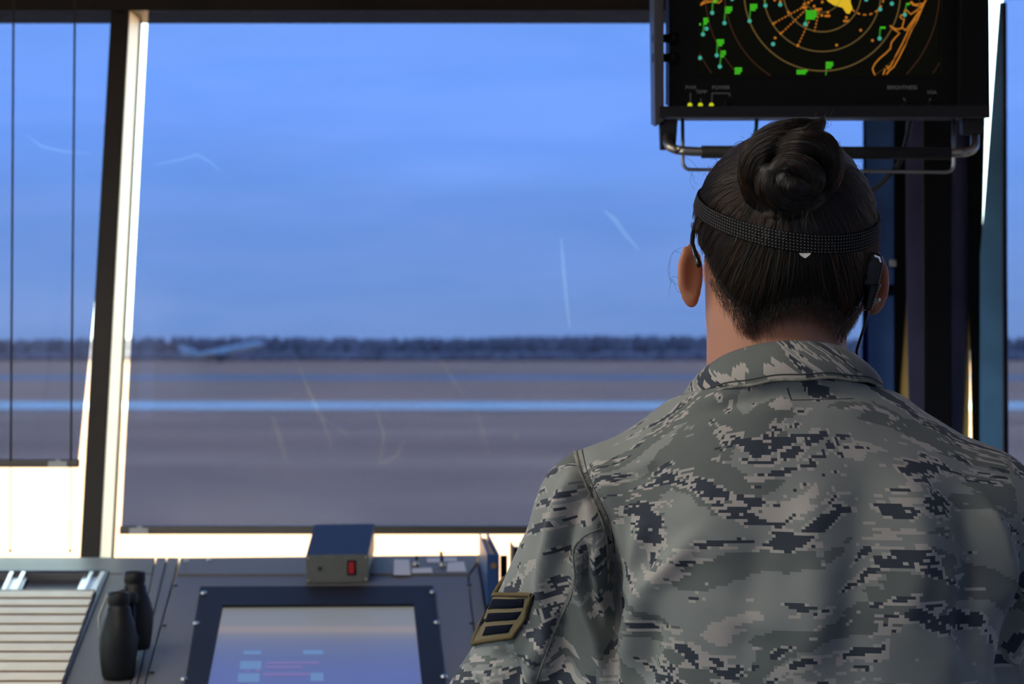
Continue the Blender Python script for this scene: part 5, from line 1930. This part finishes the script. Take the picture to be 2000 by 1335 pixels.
# collar: a folded band round the neck
def collar():
    nphi, nr = 72, 15
    V, U, Q = [], [], []
    for i in range(nphi):
        a = -2.62 + 5.24 * i / (nphi - 1)
        for j in range(nr):
            t = j / (nr - 1)                 # 0 fold at the top, 1 lower outer edge
            ax_, ay_ = 0.0745 + 0.0235 * t ** 0.8, 0.071 + 0.024 * t ** 0.8
            cx = 0.2640 + 0.0015 * t
            bulge = 0.006 * math.sin(math.pi * t)
            x = cx + (ax_ + bulge) * math.sin(a)
            y = 2.098 - (ay_ + bulge) * math.cos(a)
            front = (1 - math.cos(a)) / 2
            ztop = 1.4445 - 0.058 * front - 0.006 * math.sin(a) * 0 + 0.003 * math.sin(a)
            zlow = 1.4085 - 0.048 * front + 0.0065 * math.sin(a)
            z = ztop + (zlow - ztop) * t - 0.002 * math.sin(i * 0.9) * t * 0.4
            V.append((x, y, z))
            U.append((a * 0.085 + 4.3, 3.0 - t * 0.05 + 0.1 * a))
    # inner side of the fold
    for i in range(nphi):
        a = -2.62 + 5.24 * i / (nphi - 1)
        front = (1 - math.cos(a)) / 2
        for t in (0.35, 1.0):
            x = 0.264 + (0.0735 - 0.0055 * math.sin(t * 2)) * math.sin(a)
            y = 2.098 - (0.070 - 0.0055 * math.sin(t * 2)) * math.cos(a)
            V.append((x, y, 1.4445 - 0.058 * front + 0.003 * math.sin(a) - 0.05 * t + 0.003))
            U.append((a * 0.08 + 5.3, 3.1 + t * 0.05))
    n0 = nphi * nr
    for i in range(nphi - 1):
        for j in range(nr - 1):
            Q.append((i * nr + j, (i + 1) * nr + j, (i + 1) * nr + j + 1, i * nr + j + 1))
        Q.append((n0 + 2 * i, n0 + 2 * i + 2, (i + 1) * nr, i * nr))
        Q.append((n0 + 2 * i + 1, n0 + 2 * i + 3, n0 + 2 * i + 2, n0 + 2 * i))
    V = np.array(V)
    # stitched rim: the last rows puff out a little
    o = np_obj('collar', V, np.array(Q), M_camo, person, np.array(U))
    s = o.modifiers.new('s', 'SOLIDIFY')
    s.thickness = 0.0022
    s.offset = 0
    # stitch line just above the lower edge
    for t, r, m, nm in ((0.86, 0.0007, M_seamd, 'collar_stitch'), (0.995, 0.0015, M_seam, 'collar_edge')):
        q = MB()
        pp = []
        for i in range(nphi):
            j = min(nr - 2, int(t * (nr - 1)))
            w = t * (nr - 1) - j
            p = V[i * nr + j] * (1 - w) + V[i * nr + j + 1] * w
            a = -2.62 + 5.24 * i / (nphi - 1)
            pp.append(Vector(p) + Vector((math.sin(a), -math.cos(a), 0.3)) * 0.0011)
        q.tube(pp, r, 6)
        q.build(nm, m, o, True)
    return o
collar()

# trousers, belt line hidden under the jacket, and boots
def trousers():
    f = Field((0.08, 1.92, 0.10), (0.50, 2.28, 0.95), 0.0075)
    f.ell((0.285, 2.10, 0.87), (0.165, 0.115, 0.10), 0.04)
    for s in (-1, 1):
        hip, knee, ank = (0.285 + 0.085 * s, 2.10, 0.86), (0.285 + 0.095 * s, 2.125, 0.48), (0.285 + 0.10 * s, 2.09, 0.20)
        f.cap(hip, knee, 0.092, 0.070, 0.04)
        f.cap(knee, ank, 0.069, 0.066, 0.03)
    V, Q = f.mesh()
    V = relax(V, Q, 2)
    U = np.stack([np.arctan2(V[:, 0] - 0.285, 2.1 - V[:, 1]) * 0.15 + 7, V[:, 2] + 5], 1)
    np_obj('trousers', V, Q, M_camo, person, U)
    g = Field((0.08, 1.92, -0.012), (0.52, 2.36, 0.30), 0.006)
    for s in (-1, 1):
        x = 0.285 + 0.10 * s
        g.cap((x, 2.09, 0.26), (x, 2.085, 0.08), 0.050, 0.046, 0.02)
        g.cap((x, 2.08, 0.050), (x + 0.012 * s, 2.25, 0.042), 0.046, 0.040, 0.03)
        g.add(lambda X, Y, Z: 0.004 - Z + 0 * X + 0 * Y, g.lo, g.lo + g.n * g.h, 0.001) if False else None
    g.F = np.maximum(g.F, np.broadcast_to((0.001 - (g.lo[2] + np.arange(g.n[2]) * g.h)).astype(np.float32)[None, None, :], g.F.shape))
    V, Q = g.mesh()
    V = relax(V, Q, 1)
    V[:, 2] = np.maximum(V[:, 2], 0.0005)
    np_obj('boots', V, Q, mat('sage_suede_boot', (0.17, 0.18, 0.15), 0.9, bump=(200, 0.3)), person)
trousers()

# rank patch on the left sleeve
def patch():
    M_pk = mat('patch_khaki', (0.165, 0.135, 0.082), 0.9, spec=0.1, bump=(900, 0.4))
    M_pb = mat('patch_border_thread', (0.135, 0.100, 0.050), 0.85, spec=0.1, bump=(700, 0.5))
    M_pn = mat('patch_navy_thread', (0.004, 0.006, 0.014), 0.85, spec=0.08, bump=(900, 0.5))
    sh, el = np.array(SH_L), np.array(EL_L)
    ax = (el - sh) / np.linalg.norm(el - sh)
    w = np.cross(ax, [0, 1, 0]); w /= np.linalg.norm(w)
    v = np.cross(ax, w)
    def surf(t, ang, lift):
        o = sh + ax * t
        d = w * math.cos(ang) + v * math.sin(ang)
        h = JB.ray_cast(Vector(o + d * 0.13), Vector(-d), 0.13)
        p = h[0] if h[0] is not None else Vector(o + d * 0.062)
        return p + Vector(d) * lift
    def tang(px, py):
        p, _ = on_cloth(px, py)
        q = np.array(p) - sh
        t = q @ ax
        q = q - ax * t
        return t, math.atan2(q @ v, q @ w)
    # corners seen at the rear edge of the patch
    tr, br = tang(1043, 1160), tang(1005, 1243)
    tl, bl = tang(978, 1160), tang(940, 1256)
    sgn = math.copysign(1, ((tl[1] - tr[1] + math.pi) % (2 * math.pi)) - math.pi)
    def un(a, ref):
        return ref + ((a - ref + math.pi) % (2 * math.pi)) - math.pi
    A0 = tr[1]
    tl = (tl[0], un(tl[1], A0)); br = (br[0], un(br[1], A0)); bl = (bl[0], un(bl[1], A0))
    # the patch goes on round the sleeve to its front half, mirrored about the middle
    def grid_pt(u, s, lift):
        """u: 0 rear edge .. 1 middle of the patch .. 2 front edge;  s: 0 top .. 1 bottom"""
        m = u if u <= 1 else 2 - u
        k = 1.35
        t = (tr[0] * (1 - m * k) + tl[0] * m * k) * (1 - s) + (br[0] * (1 - m * k) + bl[0] * m * k) * s
        a_r = tr[1] * (1 - s) + br[1] * s
        a_m = a_r + (tl[1] - tr[1]) * k * (1 - s) + (bl[1] - br[1]) * k * s
        a = a_r + (a_m - a_r) * u
        return surf(t, a, lift)
    base_f, base_b = 0.0026, 0.0004
    root = None
    def sheet(name, fu, us, ss, lift, m, parent, th=0.0012):
        nu, ns = len(us), len(ss)
        q = MB()
        top = [grid_pt(*fu(u, s), lift) for u in us for s in ss]
        bot = [grid_pt(*fu(u, s), lift - th) for u in us for s in ss]
        n = nu * ns
        fs = []
        for i in range(nu - 1):
            for j in range(ns - 1):
                a = i * ns + j
                fs.append((a, a + 1, a + ns + 1, a + ns))
                fs.append((n + a, n + a + ns, n + a + ns + 1, n + a + 1))
        bd = [(i, 0) for i in range(nu)] + [(nu - 1, j) for j in range(1, ns)] + [(i, ns - 1) for i in range(nu - 2, -1, -1)] + [(0, j) for j in range(ns - 2, 0, -1)]
        for (a, b_), (c, d) in zip(bd, bd[1:] + bd[:1]):
            fs.append((a * ns + b_, c * ns + d, n + c * ns + d, n + a * ns + b_))
        q.add(top + bot, fs)
        return q.build(name, m, parent, True)
    idt = lambda u, s: (u, s)
    base = sheet('rank_patch', idt, np.linspace(0, 2, 33), np.linspace(0, 1, 14), 0.0028, M_pk, jacket_o, 0.0030)
    base['label'] = 'khaki cloth rank patch with three navy stripes'
    # stripes of the rear wing (and of the hidden front wing)
    for s0, s1, u1 in ((0.115, 0.315, 0.86), (0.405, 0.575, 0.78), (0.675, 0.860, 0.70)):
        for mir in (0, 1):
            fu = (lambda u, s: (u, s)) if not mir else (lambda u, s: (2 - u, s))
            sheet('rank_stripe', fu, np.linspace(0.13, u1, 16), np.linspace(s0, s1, 4), 0.0036, M_pn, base, 0.0012)
    # raised border
    q = MB()
    us = np.linspace(0.02, 1.98, 60)
    loop = [grid_pt(u, 0.02, 0.003) for u in us] + [grid_pt(1.98, s, 0.003) for s in np.linspace(0.05, 0.95, 12)] + [grid_pt(u, 0.98, 0.003) for u in us[::-1]] + [grid_pt(0.02, s, 0.003) for s in np.linspace(0.95, 0.05, 12)]
    loop.append(loop[0])
    q.tube(loop, [0.0021 + 0.0003 * (i % 2) for i in range(len(loop))], 8, False)
    q.build('patch_border', M_pb, base, True)
    # star in the middle
    q = MB()
    pts = []
    for k in range(10):
        a = math.pi / 2 + k * math.pi / 5
        r = 0.30 if k % 2 == 0 else 0.13
        pts.append(grid_pt(1.08 + r * 1.0 * math.cos(a), 0.60 - r * math.sin(a), 0.0042))
    c = grid_pt(1.08, 0.60, 0.0044)
    q.add(pts + [c], [(i, (i + 1) % 10, 10) for i in range(10)])
    q.build('rank_star', M_pn, base)
patch()

# ---- headset: dotted elastic band, ear piece, cable
M_band = bpy.data.materials.new('dotted_elastic_band')
M_band.use_nodes = True
t_ = M_band.node_tree
b_ = t_.nodes['Principled BSDF']
b_.inputs['Roughness'].default_value = 0.8
b_.inputs['Specular IOR Level'].default_value = 0.12
uvn = t_.nodes.new('ShaderNodeUVMap')
uvn.uv_map = 'UVMap'
mpn = t_.nodes.new('ShaderNodeMapping')
mpn.inputs['Scale'].default_value = (1 / 0.0034, 6.2, 1)
fr = t_.nodes.new('ShaderNodeVectorMath'); fr.operation = 'FRACTION'
sb = t_.nodes.new('ShaderNodeVectorMath'); sb.operation = 'SUBTRACT'; sb.inputs[1].default_value = (0.5, 0.5, 0)
ln = t_.nodes.new('ShaderNodeVectorMath'); ln.operation = 'LENGTH'
lt_ = t_.nodes.new('ShaderNodeMath'); lt_.operation = 'LESS_THAN'; lt_.inputs[1].default_value = 0.20
mxn = t_.nodes.new('ShaderNodeMixRGB')
mxn.inputs[1].default_value = (0.006, 0.006, 0.007, 1)
mxn.inputs[2].default_value = (0.15, 0.15, 0.15, 1)
t_.links.new(uvn.outputs[0], mpn.inputs[0]); t_.links.new(mpn.outputs[0], fr.inputs[0]); t_.links.new(fr.outputs[0], sb.inputs[0])
t_.links.new(sb.outputs[0], ln.inputs[0]); t_.links.new(ln.outputs['Value'], lt_.inputs[0]); t_.links.new(lt_.outputs[0], mxn.inputs[0])
t_.links.new(mxn.outputs[0], b_.inputs['Base Color'])

hs = thing('headset', 'black headset with dotted elastic band round the hair and an ear piece', 'headset', P(1580, 475, 2.02))
def band():
    n, m = 97, 7
    V, U, Q = [], [], []
    arc = 0
    prev = None
    for i in range(n):
        a = -2.25 + 4.5 * i / (n - 1)
        row = []
        for j in range(m):
            t = j / (m - 1)
            z = 1.541
            for _ in range(3):
                d = np.array([math.sin(a), -math.cos(a), (z - HO[2]) / 0.09])
                d /= np.linalg.norm(d)
                r = hair_radius(d[None], HO)[0] + 0.0036
                p = HO + d * r
                # plane of the band, leaning up towards the front
                z = 1.5355 + 0.37 * (p[1] - 2.018) - 0.11 * (p[0] - 0.286)
                hw = 0.0088 if abs(a) < 1.6 else 0.0088 - 0.004 * min(1, (abs(a) - 1.6) / 0.5)
                z += hw * (1 - 2 * t)
            row.append(p)
        if prev is not None:
            arc += np.linalg.norm(row[3] - prev)
        prev = row[3]
        for j in range(m):
            V.append(row[j]); U.append((arc, j / (m - 1)))
    for i in range(n - 1):
        for j in range(m - 1):
            Q.append((i * m + j, i * m + j + 1, (i + 1) * m + j + 1, (i + 1) * m + j))
    o = np_obj('headband', np.array(V), np.array(Q), M_band, hs, np.array(U))
    s = o.modifiers.new('s', 'SOLIDIFY')
    s.thickness = 0.0018
    s.offset = 0
    return o
bnd = band()
q = MB()
q.prism([P(1561, 494, 2.005), P(1584, 494, 2.005), P(1581, 498, 2.004), P(1573, 504, 2.004), P(1570, 503, 2.004), P(1563, 498, 2.005)], (0, 0.0008, 0))
tg = q.build('white_tag', mat('white_tag_cloth', (0.62, 0.60, 0.56), 0.7), bnd)
M_hs = mat('headset_black_plastic', (0.006, 0.006, 0.007), 0.28, spec=0.25)
q = MB()
EY = 2.064
q.prism([P(1696, 487, EY), P(1724, 497, EY), P(1727, 515, EY), P(1718, 556, EY), P(1706, 562, EY), P(1683, 558, EY), P(1680, 540, EY), P(1688, 498, EY)], (0, 0.022, 0))
ep = q.build('ear_piece', M_hs, hs, bevel=0.0035, seg=3)
q = MB()
q.prism([P(1708, 497, EY - 0.001), P(1719, 501, EY - 0.001), P(1722, 512, EY - 0.001), P(1719, 512, EY - 0.001), P(1716, 504, EY - 0.001), P(1708, 501, EY - 0.001)], (0, 0.001, 0))
q.build('chrome_edge', M_steel, ep)
q = MB()
a, c = P(1706, 552, EY + 0.008), P(1694, 606, EY + 0.006)
pr = []
for i in range(19):
    t = i / 18
    pr.append((0.0073 - 0.0035 * t + (0.0007 if i % 2 else -0.0003), (c - a).length * t))
q.lathe(pr, a, c - a, 16)
q.build('strain_relief', M_hs, ep, True)
q = MB()
q.tube([c, P(1689, 635, EY + 0.004), P(1680, 662, EY + 0.006), P(1673, 684, EY + 0.02), P(1676, 720, EY + 0.05)], 0.0014, 8)
q.build('cable', M_hs, hs, True)

gl_ = thing('eyeglasses', 'dark eyeglasses with a black temple tip curled behind the left ear', 'glasses', hp(0, 0.10, 0.0))
M_gf = mat('glasses_black_frame', (0.010, 0.009, 0.009), 0.2)
lt_pts = [hp(-0.067, 0.098, 0.006), hp(-0.080, 0.05, 0.010), P(1357, 440, 2.135), P(1353, 457, 2.118), P(1352, 475, 2.106), P(1358, 498, 2.094), P(1364, 514, 2.089), P(1366, 522, 2.088)]
q = MB(); q.tube([Vector(p) for p in lt_pts], [0.0018, 0.0018, 0.0020, 0.0022, 0.0024, 0.0026, 0.0028, 0.0018], 10); q.build('temple', M_gf, gl_, True)
rt_pts = [hp(0.067, 0.098, 0.006), hp(0.086, 0.05, 0.004), hp(0.090, 0.012, 0.000), hp(0.089, -0.006, -0.02), hp(0.087, -0.012, -0.035)]
q = MB(); q.tube([Vector(p) for p in rt_pts], 0.0020, 10); q.build('temple', M_gf, gl_, True)
for s in (-1, 1):
    q = MB()
    ring = [Vector(hp(0.034 * s + 0.027 * math.cos(a), 0.103 - 0.010 * abs(math.cos(a)) * 0 - 0.004 * (abs(0.034 * s + 0.027 * math.cos(a)) / 0.06), -0.002 + 0.021 * math.sin(a))) for a in np.linspace(0, 2 * math.pi, 25)]
    q.tube(ring, 0.0014, 8, False)
    fr_ = q.build('rim', M_gf, gl_, True)
    q = MB()
    q.add(ring[:-1], [tuple(range(24))])
    q.build('lens', M_glass, fr_)
    q = MB(); q.tube([Vector(hp(0.060 * s, 0.099, 0.004)), Vector(hp(0.067 * s, 0.098, 0.006))], 0.0018, 8); q.build('end_piece', M_gf, gl_, True)
q = MB(); q.tube([Vector(hp(-0.0075, 0.104, 0.004)), Vector(hp(0, 0.107, 0.007)), Vector(hp(0.0075, 0.104, 0.004))], 0.0014, 8); q.build('bridge', M_gf, gl_, True)

er = thing('earring', 'small silver stud earring in the right earlobe', 'earring', P(1714, 587, 2.118))
q = MB(); q.ball(P(1715, 585, 2.115), 0.0026, 12, 8); q.build('stud', M_steel, er, True)
q = MB(); q.tube([P(1713, 590, 2.118), P(1706, 592, 2.122)], 0.0007, 6); q.build('pin', M_steel, er, True)
